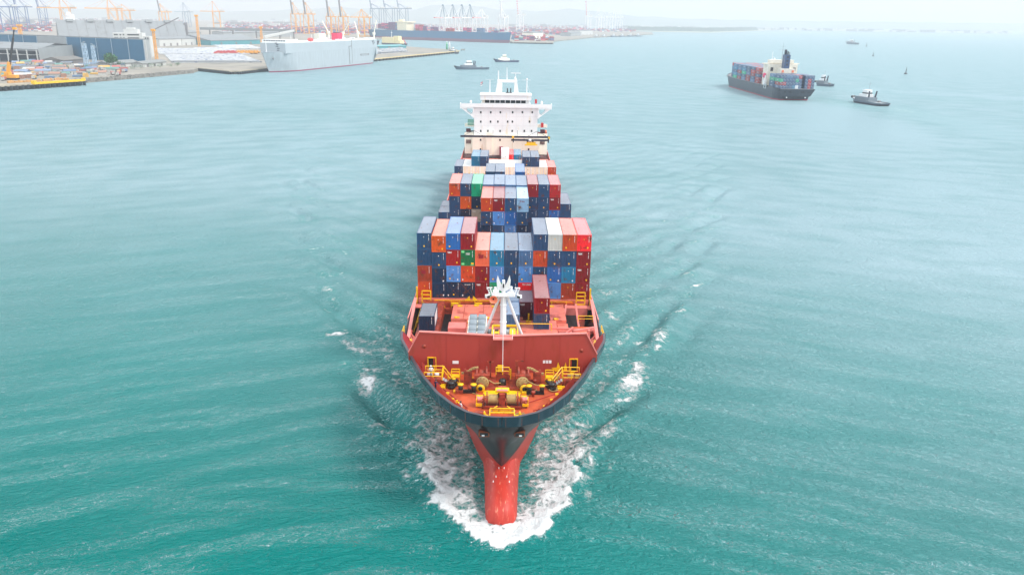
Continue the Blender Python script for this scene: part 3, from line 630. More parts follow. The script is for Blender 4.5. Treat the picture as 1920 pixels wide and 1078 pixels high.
b = MB(); b.box((-2.6, -.9, 0), (2.6, 1.0, .16)); b.cbox((0, 0, 1.0), (.75, 1.4, 1.9)); b.beam((-2.4, -.95, .3), (2.4, -.95, .3), .22)
for x in (-2.35, -.55, .55, 2.35): b.cbox((x, 0, .7), (.14, 1.3, 1.3))
b.cbox((0, 1.1, 1.4), (1.1, .8, 1.4)); b.build('winch_frame', m_mach, mw)
for sgn in (-1, 1):
    b = MB(); b.lathe([(.72, -.62), (.72, -.56), (.6, -.55)]+[(.60+.03*(k % 2), -.5+k*.0625) for k in range(17)]+[(.72, .56), (.72, .62)], (sgn*1.15, 0, .95), 18, 0, 'X'); b.build('rope_drum', m_rope, mw)
    b = MB(); b.lathe([(.95, -.07), (.95, .07)], (sgn*1.95, 0, .95), 18, 0, 'X'); b.build('drum_flange', m_mach, mw)
    b = MB(); b.lathe([(.45, -.35), (.32, -.1), (.32, .1), (.45, .35)], (sgn*2.85, 0, .9), 14, 0, 'X'); b.build('warping_head', m_pink, mw)
    b = MB(); b.cbox((sgn*3.25, -.1, .7), (.10, 1.1, .9)); b.cbox((sgn*2.95, -.7, .45), (.8, .12, .35)); b.build('guard_plate', m_yel, mw)
b = MB(); b.cbox((0, .3, 2.05), (1.7, .9, .3)); b.build('control_cover', m_yel, mw)
b = MB(); b.cbox((0, -.02, 2.21), (1.35, .5, .02)); b.build('cover_label', m_pink, mw)
b = MB(); b.path([(-1.6, -1.6, .1), (-1.3, -2.7, .6)], .12, 6); b.path([(1.6, -1.6, .1), (1.3, -2.7, .6)], .12, 6); b.build('rope_end', m_rope, mw)
b = MB()                                                      # yellow frame at the very bow
for x in (-1.5, 1.5):
    b.beam((x, 86.3, 13.3), (x, 86.3, 14.6), .12); b.beam((x, 87.9, 13.3), (x, 87.9, 14.6), .12); b.beam((x, 86.3, 14.6), (x, 87.9, 14.6), .12); b.beam((x, 87.9, 14.4), (x*.4, 88.6, 14.7), .1)
b.beam((-1.5, 86.9, 14.65), (1.5, 86.9, 14.65), .14); b.beam((-1.5, 88.0, 14.65), (1.5, 88.0, 14.65), .14); b.cbox((0, 88.05, 14.3), (2.3, .1, .18))
for x in (-.9, 0, .9): b.cbox((x, 86.4, 13.7), (.4, .4, .5))
b.build('bow_frame', m_yel, ship)
b = MB(); b.box((-2.5, 94.2, 13.30), (2.5, 96.4, 13.34)); b.build('yellow_walkway', m_yel, ship)
for x in (-2.9, 2.7): b = MB(); b.cbox((x, 93.7, 13.42), (.95, .5, .22)); b.build('deck_step', m_yel, ship)
for x in (-1.3, 1.2): b = MB(); b.cbox((x, 92.9, 13.6), (.35, .4, .6)); b.build('deck_post', m_yel, ship)
for x in (-2.2, 2.2): b = MB(); b.lathe([(.35, 0), (.02, .7)], (x, 88.7, 13.3), 6); b.build('deck_cone', m_yel, ship)
cs = obj('control_stand', None, ship, (0, 99.3, 13.3))
b = MB(); b.box((-.9, -.4, 0), (.9, .5, .9)); b.cbox((-1.7, .5, 1.2), (.25, .25, 2.4)); b.cbox((-1.7, .5, 2.3), (.9, .25, .2)); b.cbox((1.9, .5, 1.3), (.4, .4, 2.5)); b.cbox((2.3, .5, 2.5), (1.2, .15, .15)); b.build('stand_body', m_mach, cs)
b = MB(); b.rail([(-.9, -.5, .9), (.9, -.5, .9)], 1.1, 0, .06, .6, 1); b.cbox((-.3, 0, 1.6), (.8, .3, .9)); b.cbox((1.1, -.6, .9), (.12, .12, 1.8)); b.build('stand_rail', m_yel, cs)
b = MB(); b.lathe([(.5, 0), (.5, .9), (.3, 1.1)], (0, -2.2, 0), 12); b.build('chain_stopper', m_blk, cs)
def bollard(x, y, rz=0):
    r = obj('double_bollard', None, ship, (x, y, 13.3), rz); b = MB(); b.box((-1.15, -.3, 0), (1.15, .3, .22))
    for dx in (-.85, .85): b.lathe([(.3, 0), (.3, .9)], (dx, 0, .2), 12)
    b.cbox((0, 0, .3), (1.2, .3, .2)); b.build('post_pair', m_blk, r)
    b = MB()
    for dx in (-.85, .85): b.lathe([(.4, 0), (.4, .14)], (dx, 0, 1.1), 12)
    b.cbox((-1.5, 0, .15), (.6, .5, .28)); b.build('post_cap', m_yel, r)
bollard(-4.65, 95.1); bollard(4.35, 94.9)
def roller(x, y):
    r = obj('guide_roller', None, ship, (x, y, 13.3)); b = MB()
    for k in (0, 1): b.lathe([(.5, 0), (.62, .15), (.42, .35), (.42, .6), (.6, .8), (.3, .95)], ((.28 if x > 0 else -.28)*k*1, -.75*k+.3, .0), 14)
    b.build('roller_drum', m_blk, r); b = MB(); b.lathe([(.28, 0), (.28, .1)], (0, .3, .95), 10)
    for k in range(3): b.cbox((math.copysign(1.35, x), .5-.6*k, .15), (.6, .4, .28))
    b.build('roller_cap', m_yel, r)
roller(-6.55, 96.9); roller(6.3, 96.8)
for x in (-1.95, 1.75):
    r = obj('bow_roller', None, ship, (x, 86.2, 13.3)); b = MB(); b.lathe([(.5, 0), (.58, .2), (.4, .5), (.4, .9), (.55, 1.15)], (0, 0, 0), 14); b.build('roller_drum', m_blk, r)
    b = MB(); b.lathe([(.34, 0), (.34, .12)], (0, .1, 1.15), 10); b.build('roller_cap', m_yel, r)
for sgn in (-1, 1):                                           # raised side platforms with stairs
    r = obj('side_platform', None, ship, (sgn*9.25, 97.8, 13.3)); b = MB(); b.box((-1.05, -.9, 0), (1.05, .9, .95)); b.box((-sgn*1.3-.7, -.8, .35), (-sgn*1.3+.7, .5, .5)); b.build('platform_box', m_mach, r)
    b = MB(); b.rail([(-1.2, -1, .95), (1.15, -1, .95)], 1.1, 0, .06, 1.0, 1); b.rail([(-1.2, 1.1, .95), (1.15, 1.1, .95)], 1.1, 0, .06, 1.0, 1); b.rail([(-sgn*1.2, -1, .95), (-sgn*1.2, 1.1, .95)], 1.1, 0, .06, 1, 1); b.rail([(-sgn*1.2, 1.0, .95), (-sgn*2.6, -.8, 0)], 1.2, 0, .06, .9, 1); b.build('platform_rail', m_yel, r)
    b = MB()
    for k in range(5): b.box((-sgn*(1.35+.28*k)-.14, -.9, .85-.19*k), (-sgn*(1.35+.28*k)+.14, -.1, .9-.19*k))
    b.build('stair', m_gal, r)
    b = MB(); b.lathe([(.28, -.4), (.28, .4)], (sgn*.2-.3, .2, 1.25), 10, 0, 'X'); b.lathe([(.28, -.3), (.28, .3)], (sgn*.2+.6, .2, 1.25), 10, 0, 'X'); b.build('rope_reel', m_wht if sgn < 0 else m_rope, r)
for (x0, y0, x1, y1) in [(-8.2, 96.6, -4.4, 90.6), (-8.6, 95, -5.2, 89.8), (4.3, 98.4, 8.6, 95.6), (3.5, 92.3, 6.9, 94.8), (3.9, 90, 6.5, 91.3), (-7.6, 99, -8.4, 95.5)]:
    b = MB(); b.beam((x0, y0, 13.36), (x1, y1, 13.36), .10, .12); b.build('deck_pipe', m_wall, ship)
rngd = random.Random(5)
for k in range(16):                                           # coiled ropes, pads and small gear lying on the forecastle
    s_ = -1 if k % 2 else 1; y = rngd.uniform(88.5, 100.4); xm = float(np.interp(y, [88, 92, 96, 101], [3.6, 6.2, 8.0, 9.4])); x = s_*rngd.uniform(.42, 1)*xm
    b = MB(); kind = k % 4
    if kind == 0:
        pts = [(x+(.28+.012*j)*math.cos(j*.6), y+(.28+.012*j)*math.sin(j*.6), 13.33+.006*j) for j in range(34)]; b.path(pts, .05, 5); b.build('rope_coil', m_rope, ship)
    elif kind == 1: b.box((x-.3, y-.2, 13.3), (x+.3, y+.2, 13.52)); b.box((x-.12, y-.1, 13.52), (x+.12, y+.1, 13.8)); b.build('deck_vent', m_yel, ship)
    elif kind == 2: b.lathe([(.16, 0), (.16, .5), (.3, .55), (.3, .75), (.1, .85)], (x, y, 13.3), 10); b.build('mushroom_vent', m_mach, ship)
    else: b.box((x-.5, y-.35, 13.3), (x+.5, y+.35, 13.72)); b.box((x-.42, y-.28, 13.72), (x+.42, y+.28, 13.76)); b.build('deck_hatch', m_mach, ship)
for x0, y0, x1, y1 in [(-1.2, 92.9, -4.2, 95.0), (1.2, 92.9, 3.9, 94.8), (-4.6, 95.3, -6.4, 97.4), (-.4, 98.6, -1.9, 95.6)]:
    b = MB(); n_ = 8; b.path([(x0+(x1-x0)*t/n_+.18*math.sin(t*1.3), y0+(y1-y0)*t/n_, 13.36) for t in range(n_+1)], .055, 5); b.build('loose_rope', m_rope, ship)
for k in range(9):                                            # welded plate joints and rust runs on the bow strake
    y = 84.1+[.02, .35, 1.4, 3.4, 6.8][k//2]; s_ = -1 if k % 2 else 1; x = s_*(rimx(y)+.05); b = MB(); b.beam((x, y-.07, 14.25), (x*1.003, y-.09, 15.4), .03, .02); b.build('plate_joint', m_rust, ship)
# ---- forward hatch area
b = MB(); b.box((-8.55, 121.7, 12.0), (3.2, 128.6, 13.5)); b.build('hatch_cover', m_hatch, ship)
b = MB(); b.box((-5.9, 106, 12.0), (3.2, 121.5, 13.42)); b.build('hatch_cover', m_hatch, ship)
b = MB(); b.box((2.9, 106, 12.0), (8.6, 121.3, 13.5)); b.build('hatch_cover', m_hatch, ship)
b = MB(); b.box((7.7, 121.5, 12.0), (10.3, 129, 13.5)); b.build('hatch_cover', m_hatch, ship)
b = MB(); b.box((8.8, 112.5, 11.6), (10.5, 121.3, 13.0)); b.build('hatch_cover', m_hatch, ship)
b = MB(); b.box((-9.0, 107, 11.4), (-6.1, 117.8, 12.6)); b.box((-8.8, 117.9, 11.4), (-6.0, 120.6, 13.35)); b.build('deck_house_block', m_pink, ship)
b = MB(); b.box((10.4, 121.6, 11.3), (12.9, 129.2, 11.6)); b.build('hold_opening', m_drk, ship)
b = MB(); b.box((-10.15, 118, 11.3), (-8.8, 129, 11.6)); b.build('hold_opening', m_drk, ship)
b = MB(); b.box((-13.6, 112.5, 11.4), (-10.2, 130.5, 13.5)); b.build('container_pedestal', m_mach, ship)
for x, y in [(-7.6, 127.6), (-4.8, 127.9), (-1.8, 127.5), (-5.2, 122.3), (-2.6, 121.9), (-7.8, 122.1), (3.9, 120.6), (6.4, 120.9), (8.0, 127.9), (1.8, 122.2), (-3.4, 118.5), (-5.5, 119.8), (8.4, 121.8)]:
    b = MB(); b.lathe([(.28, 0), (.28, .22)], (x, y, 13.5), 7); b.cbox((x+.4, y, 13.6), (.45, .25, .2)); b.build('cover_cleat', m_yel, ship)
for x in (4.0, 5.4): b = MB(); b.box((x, 121.5, 13.5), (x+.25, 121.9, 14.5)); b.build('cover_post', m_yel, ship)
b = MB()
for y in (118.6, 115.4, 111): b.box((-5.9, y, 13.42), (3.2, y+.08, 13.46))
for x in (-6.6, -3.4): b.box((x, 121.8, 13.5), (x+.07, 128.5, 13.54))
b.box((3.3, 113.5, 13.5), (8.5, 113.58, 13.54)); b.build('cover_joint', m_mach, ship)
tb = obj('cargo_rack', None, ship, (0, 0, 0))                # rack of grey pontoon boxes
b = MB()
for x in (-5.35, -3.98, -2.62): b.beam((x, 108.0, 14.4), (x, 117.2, 15.6), .16, .2); b.beam((x, 108.0, 13.4), (x, 108, 14.5), .16)
b.beam((-5.4, 108, 14.5), (-2.6, 108, 14.5), .16, .5); b.beam((-5.4, 111.2, 15.2), (-2.6, 111.2, 15.2), .14, .14); b.build('rack_frame', m_crm, tb)
for i in range(2):
    for k in range(5):
        b = MB(); y = 109.4+1.75*k; z = 14.65+.21*k; x = -4.66+i*1.36
        b.lathe([(.75, -.58), (.8, -.5), (.8, .5), (.75, .58)], (x, y, z), 14, 0, 'X'); b.build('grey_drum', mat('drum_grey', S(132, 144, 152), .38, 0, .1, 1), tb)
cg = obj('cargo_gear', None, ship, (0, 0, 0))                # yellow gear behind the mast
b = MB(); b.box((-2.3, 104.6, 13.4), (2.3, 107.6, 15.6)); b.beam((-1.6, 116, 14.6), (2.2, 116, 14.6), .3); b.beam((-1.65, 108, 14.6), (-1.65, 116, 14.6), .22); b.beam((2.2, 108, 14.6), (2.2, 116, 14.6), .2)
b.box((1.0, 107.6, 13.6), (1.9, 114, 15.0)); b.box((-1.4, 107.6, 13.6), (-.6, 115, 14.3)); b.build('gear_body', m_yel, cg)
b = MB()
for y in (109, 110.8, 112.6, 114.4): b.box((-1.3, y, 14.3), (-.7, y+.7, 14.36))
b.box((-1.9, 104.5, 14.9), (-.9, 104.6, 15.1)); b.box((-.5, 104.5, 14.9), (.0, 104.6, 15.4)); b.build('gear_slot', m_drk, cg)
for sgn in (-1, 1):
    for k in range(4):
        b = MB(); b.lathe([(.55, -.4), (.55, .4)], (sgn*.55+(0 if sgn > 0 else -1.5), 109.2+1.9*k, 13.9), 12, 0, 'X'); b.build('grey_drum', MATS['drum_grey'], cg)
b = MB(); b.rail([(2.5, 117.0, 13.5), (7.6, 117.0, 13.5)], 1.1, 0, .07, 5.0, 0); b.build('yellow_handrail', m_yel, ship)
# transverse walkway / lashing bridge in front of the first stack
b = MB(); b.box((-12.4, 130.4, 11.4), (12.4, 131.3, 13.1)); b.box((-12.2, 129.6, 11.4), (12, 130.4, 12.3)); b.build('cross_deck_box', m_mach, ship)
b = MB(); b.box((-12.2, 130.6, 13.1), (12.2, 131.2, 13.42)); b.build('cross_deck_pipe', mat('orange_pipe', S(222, 110, 48), .4, 0, .15, 1, S(150, 60, 30), .3, 1.5), ship)
b = MB(); b.beam((-12, 130.5, 13.55), (-.8, 130.5, 13.55), .09); b.beam((1, 130.5, 13.5), (12, 130.5, 13.5), .06)
for x in (-10.9, -9.1, -7.6, -5.0, -2.2, -.9, 8.4, 10.9): b.beam((x, 130.45, 12.3), (x, 130.45, 13.6), .12)
for x in (-8.4, -4.3, 6.0): b.cbox((x, 130.1, 13.0), (1.2, .5, .5)); b.cbox((x-2.4, 129.7, 12.6), (1.3, .5, .35))
for x in (-6.3, -4.9): b.add([(x-.5, 130.6, 13.5), (x+.5, 130.6, 13.5), (x+(.4 if x < -5.5 else -.4), 130.6, 14.4)], [(0, 1, 2)])
b.build('bridge_rail', m_yel, ship)
for sgn in (-1, 1):
    r = obj('corner_ladder', None, ship, (sgn*13.4, 130.6, 13.0)); b = MB()
    for zz in (0, .75, 1.5, 2.2): b.beam((-.75, 0, zz), (.75, 0, zz), .16)
    for dx in (-.75, .75): b.beam((dx, 0, -.2), (dx, 0, 2.2), .16)
    b.cbox((0, .3, .7), (1.2, .5, .1)); b.build('ladder_cage', m_yel, r)
    b = MB(); b.xprism([(1.0, 0), (-1.2, -3.2), (-.7, -3.2), (1.3, 1.6), (1.2, 2.6), (.8, 2.6)], sgn*1.75-.12, sgn*1.75+.12); b.build('side_guard', m_yel, r)
    b = MB(); b.box((-1.9, -1.4, -.5), (1.9, .2, -.3)); b.build('ladder_deck', m_pink, r)
b = MB()                                                      # frame work on the right side of the hatch
for p, q in [((8.7, 106.5, 13.6), (12.6, 106.5, 13.6)), ((7.8, 117.6, 13.6), (14.3, 117.0, 13.6)), ((10.6, 107, 11.4), (10.6, 117.5, 13.6)), ((12.4, 117.5, 11.4), (12.4, 128.8, 13.6)), ((8.9, 117.5, 11.4), (10.8, 129, 13.4)), ((10.8, 112, 11.4), (10.8, 112, 15.6)), ((13, 112, 11.4), (13, 112, 15.6)), ((10.8, 112, 15.4), (13.9, 113.5, 15.4)), ((8.2, 112.5, 13.5), (10.8, 113.5, 15.4))]:
    b.beam(p, q, .32)
b.box((10.6, 129, 11.4), (14.5, 130.4, 12.9)); b.box((10.8, 117.2, 12.9), (14.4, 118.2, 13.3)); b.build('support_frame', m_pink, ship)
b = MB(); b.lathe([(.1, 1.5), (.9, 1.35), (1.3, .9), (1.45, 0)], (12.2, 115.3, 12.6), 16); b.box((11, 119, 11.4), (14.2, 121, 12.6)); b.build('deck_dome', mat('dome_orange', S(206, 84, 40), .4, 0, .15, 1), ship)
b = MB(); b.rail([(12.3, 122.3, 13.0), (14.7, 122.3, 13.0)], 1, 0, .06, 1.2, 1); b.rail([(9.6, 108.5, 13.4), (13.4, 109, 13.4)], 1.1, 0, .06, 1.3, 1); b.rail([(15.4, 112.8, 13.6), (15.4, 116.4, 13.6)], 1.1, 0, .06, 1.3, 1); b.rail([(-15.4, 112.8, 13.6), (-15.4, 115.4, 13.6)], 1.1, 0, .06, 1.3, 1); b.rail([(-14.3, 113, 11.4), (-14.3, 129, 11.4)], 1.1, 0, .06, 2, 1); b.box((-13.4, 109.5, 12.8), (-11.6, 110.1, 13.2)); b.box((-14.2, 111, 11.6), (-13.7, 111.8, 14)); b.box((13.6, 111, 12.6), (14.2, 113, 13.6)); b.build('side_railing', m_yel, ship)
b = MB(); b.xprism([(113.5, 13.6), (116.4, 13.6), (113.8, 11.5)], -14.5, -14.2); b.xprism([(113.5, 13.6), (117.4, 13.6), (113.8, 11.5)], 14.2, 14.5); b.build('side_bracket', m_wall, ship)
for (y0, y1) in ((131.4, 144.2), (146, 158.6), (160.4, 175), (175.4, 188), (190.5, 196.5), (197.2, 209.8), (211.5, 224), (232.7, 245.2), (247, 259.5), (261.5, 279)):
    b = MB(); b.box((-14.9, y0, 12.2), (14.9, y1, 13.5)); b.build('hatch_cover', m_hatch, ship)
# lashing rods on the lowest boxes
for x, z0 in [(-10.0, 13.6), (-7.5, 13.6), (-5, 13.6), (-2.5, 13.6), (5, 13.6), (10, 13.6), (12.5, 13.6)]:
    b = MB()
    for dx in (0, 2.4):
        b.tube((x+dx+.05-1.2+1.2, 131.62, z0+2.7), (x+2.4-dx, 131.5, z0), .016, .016, 4)
    b.build('lashing_rod', m_rust, ship)
# ---- accommodation block
sup = obj('superstructure', None, ship, (0, 0, 0))
b = MB(); b.box((-11.35, 288, 13.5), (11.25, 300, 30.2)); b.build('deck_block', m_wht, sup)
b = MB(); b.box((-11.9, 287.0, 13.5), (11.8, 288.0, 20.5)); b.box((-6.9, 286.2, 13.5), (-4.9, 287, 21.6)); b.build('lower_front', m_crm, sup)
for z in (20.6, 23.3, 26.6):
    pass
px = [(211.0, [488, 600, 708, 846, 955, 1066]), (228.5, [488, 598, 680, 790, 843, 1035]), (246.0, [488, 568, 705, 841, 977, 1058]), (262.7, [486, 568, 704, 838, 975]), (280.5, [485, 728, 1025])]
for yy_, xs in px:
    for xx in xs:
        P = yp(xx/5.99+820, yy_, 287.0 if yy_ > 262 else 288.0); b = MB()
        yb = 286.97 if P.z < 20.4 else 287.97
        b.cbox((P.x, yb, P.z), (.52, .06, .72), 0); b.build('window', [m_gls], sup)
b = MB()
for k in range(1, 9): b.box((-11.33+2.5*k, 287.975, 20.6), (-11.29+2.5*k, 287.99, 29.9))
for z in (23.8, 27.1): b.box((-11.3, 287.975, z), (11.2, 287.99, z+.04))
b.build('plate_seam', mat('seam_grey', S(206, 208, 210), .5), sup)
b = MB()                                                      # bridge wings
b.box((-16.2, 287.4, 30.2), (16.2, 291.5, 30.4)); b.box((-16.2, 287.3, 30.2), (16.2, 287.45, 31.5)); b.box((-16.25, 287.4, 30.2), (-16.1, 291.5, 31.5)); b.box((16.1, 287.4, 30.2), (16.25, 291.5, 31.5))
b.build('bridge_wing_deck', m_wht, sup)
for sgn in (-1, 1):
    for y in (287.5, 291.2):
        b = MB()
        for (p, q, t) in [((11.3, 26.6), (16.1, 30.2), .5), ((11.3, 29.9), (16.2, 29.9), .6), ((11.5, 26.5), (11.5, 30), .5)]:
            b.beam((sgn*p[0], y, p[1]), (sgn*q[0], y, q[1]), t, .25)
        b.yprism([(sgn*13.9, 28.4), (sgn*16.2, 30.2), (sgn*14.0, 30.2)], y-.05, y+.05); b.yprism([(sgn*11.3, 26.6), (sgn*12.6, 27.5), (sgn*11.4, 28.7)], y-.05, y+.05)
        b.build('wing_bracket', m_wht, sup)
wh = obj('wheelhouse', None, sup)
b = MB(); b.box((-8.9, 288.6, 30.4), (8.7, 296, 31.6)); b.box((-8.6, 288.9, 31.6), (8.4, 296, 32.7)); b.box((-9.1, 288.2, 32.7), (8.9, 296.4, 34.4)); b.box((-9.3, 287.9, 34.35), (9.1, 296.6, 34.6)); b.build('wheelhouse_wall', m_wht, sup)
bpy.data.objects.remove(wh)
for k in range(8):
    b = MB(); x = -7.6+k*1.84; b.box((x+.08, 288.8, 31.65), (x+1.66, 288.9, 32.66)); b.build('bridge_window', m_gls, sup)
rm = obj('radar_mast', None, sup, (0, 0, 0))
b = MB()
for x in (-3.0, 3.7): b.add([(x-.85, 291, 34.5), (x+.85, 291, 34.5), (x+.85, 292.6, 34.5), (x-.85, 292.6, 34.5), (x-.45+(.35 if x < 0 else -.35), 291, 39.2), (x+.45+(.35 if x < 0 else -.35), 291, 39.2), (x+.45+(.35 if x < 0 else -.35), 292, 39.2), (x-.45+(.35 if x < 0 else -.35), 292, 39.2)], [(0, 1, 5, 4), (1, 2, 6, 5), (2, 3, 7, 6), (3, 0, 4, 7), (4, 5, 6, 7)])
b.box((-3.2, 290.9, 38.6), (3.9, 292.2, 39.5)); b.tube((-2.8, 291.5, 39.5), (-2.8, 291.5, 42.6), .22, .16, 8); b.tube((.2, 291.5, 39.3), (.2, 291.5, 43.8), .2, .07, 8); b.lathe([(.55, 0), (.4, .5), (.15, 1.2)], (3.2, 291.5, 39.5), 8)
b.build('mast_frame', m_wht, rm)
b = MB(); b.box((1.6, 291.2, 41.7), (5.1, 291.5, 41.95)); b.tube((3.3, 291.4, 40.5), (3.3, 291.4, 41.7), .12, .1, 6); b.build('radar_scanner', m_wht, rm)
b = MB(); b.beam((-2.8, 291.4, 40.5), (3.2, 291.4, 40.6), .06); b.beam((.2, 291.4, 43.5), (.2, 291.4, 46), .05); b.build('signal_yard', m_gal, rm)
for x in (-5.8, 7.3):
    b = MB(); b.tube((x, 290, 34.5), (x, 290, 39.4), .2, .13, 8); b.beam((x-1.6, 290, 39.6), (x+1.4, 290, 39.6), .07); b.lathe([(.1, 0), (.32, .2), (.32, .5), (.1, .75)], (x, 290, 39.5), 8) if x > 0 else None; b.beam((x, 290, 38.6), (x-math.copysign(1.3, -x), 290, 34.6), .07) if x > 0 else None; b.build('antenna_pole', m_wht, sup)
b = MB()
for x in (.45, 1.65): b.lathe([(.2, 0), (.2, 1.7)], (x, 295.5, 34.6), 8)
b.box((-.2, 295, 34.6), (2.1, 295.8, 34.8)); b.build('exhaust_pipe', m_blk, sup)
b = MB(); b.tube((-1.9, 294, 34.6), (-1.9, 294, 38.2), .42, .42, 10); b.build('vent_column', m_crm, sup)
b = MB(); n = 8
fl = [[(-8.3-.2*k, 290+.15*math.sin(k), 38.9-.13*k-j*.28) for k in range(5)] for j in range(5)]
b.grid(fl[:2], 0, True); b.grid(fl[1:3], 1, True); b.grid(fl[2:4], 2, True); b.grid(fl[3:5], 1); b.build('ship_flag', [mat('flag_red', S(200, 40, 60), .8), m_cloth_w, m_cloth_b], sup, fix=False)
for x in (-12.5, 12.7): b = MB(); b.lathe([(.35, 0), (.42, .5), (.3, .9), (.05, 1.1)], (x, 289.5, 31.4), 10); b.build('radome', m_wht, sup)
b = MB(); b.box((10.3, 290, 31.5), (11.0, 291, 32.9)); b.build('signal_box', mat('box_red', S(190, 30, 40), .5), sup)
for x0, x1 in ((-14.8, -11.4), (11.4, 15.0)):                 # side decks below the bridge
    b = MB(); b.box((x0, 289, 13.5), (x1, 300, 20.2)); b.box((x0, 292, 22.8), (x1, 300, 23.1))
    for z in (20.2, 23.1): b.box((x0, 288.9 if z < 21 else 291.9, z), (x1, 289.1 if z < 21 else 292.1, z+.9))
    b.build('side_deck', m_crm, sup)
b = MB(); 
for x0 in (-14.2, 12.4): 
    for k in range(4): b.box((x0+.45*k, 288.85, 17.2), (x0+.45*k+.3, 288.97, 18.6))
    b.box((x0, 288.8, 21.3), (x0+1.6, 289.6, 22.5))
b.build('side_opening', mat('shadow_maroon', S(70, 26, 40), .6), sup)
b = MB()
for z in (23.5, 24.2, 24.9): b.box((-13.8, 291.6, z), (-11.5, 291.9, z+.5))
b.build('green_louvre', mat('louvre_green', S(90, 165, 140), .5), sup)
b = MB(); b.rail([(-14.7, 289, 20.2), (-11.5, 289, 20.2)], 1.1, 0, .06, 1, 2); b.rail([(11.5, 289, 20.2), (14.8, 289, 20.2)], 1.1, 0, .06, 1, 2); b.tube((-14, 289.5, 21.6), (-11.6, 289.5, 21.6), .2, .2, 8); b.build('side_deck_rail', m_blk, sup)
b = MB(); b.box((12.7, 291, 23), (13.6, 292, 24.6)); b.box((11.6, 289.4, 20.3), (14.9, 290.2, 21.4)); b.build('rescue_gear', MATS['box_red'], sup)
b = MB(); b.box((-2.2, 286.0, 13.5), (-1.0, 287, 16.6)); b.build('red_locker', mat('locker_red', S(150, 60, 80), .5), sup)
b = MB(); b.lathe([(.35, 0), (.35, 1.3)], (14.4, 289.3, 21.0), 8); b.build('orange_float', m_orr, sup)
# travelling crane beam in front of the house
tc_ = obj('stores_crane', None, ship, (0, 0, 0)); Pb = yp(866, 255.5, 284); zb = Pb.z
b = MB(); b.box((-16.0, 283.7, zb-.35), (15.7, 284.3, zb+.3))
for x in (-11.3, 11.2):
    b.beam((x, 284, zb), (x, 284, zb+2.1), .12); b.beam((x, 284, zb+2.05), (x-3.5, 284, zb+.2), .10); b.beam((x, 284, zb+2.05), (x+3.3, 284, zb+.2), .10)
for x in (-4.5, 4.1): b.beam((x, 284, zb), (x, 284, zb+2.2), .12)
b.build('crane_beam', m_beam, tc_)
b = MB(); b.box((2.6, 283.2, zb-1.35), (15.3, 283.7, zb-.75)); 
for x in (2.7, 15.1): b.box((x-.2, 283.2, zb-1.9), (x+.2, 283.7, zb-.4))
for x in (7.8, 8.6, 9.6): b.lathe([(.45, 0), (.45, .5)], (x, 283.1, zb-1.2), 10, 0, 'Y')
b.build('spreader_beam', m_beam, tc_)
b = MB(); b.box((6.8, 283, zb-2.9), (11.2, 284, zb-2.5)); b.box((7.4, 283.2, zb-2.5), (10.6, 284, zb-1.7)); b.cbox((2.6, 283.5, zb-.1), (.7, .5, .9)); b.cbox((15.3, 283.5, zb-.3), (.6, .5, .9)); b.build('hook_frame', m_yel, tc_)
b = MB(); b.lathe([(.5, 0), (.5, .3)], (8.6, 282.95, zb-1.0), 12, 0, 'Y'); b.build('crane_lamp', m_wht, tc_)
b = MB()
for x in (-15.2, 14.9): b.beam((x, 284, zb), (x, 286.5, 20), .3)
b.build('crane_post', m_beam, tc_)
# funnel behind the house
b = MB(); b.box((-4, 304, 13.5), (4, 312, 31)); b.build('funnel_casing', m_crm, ship)

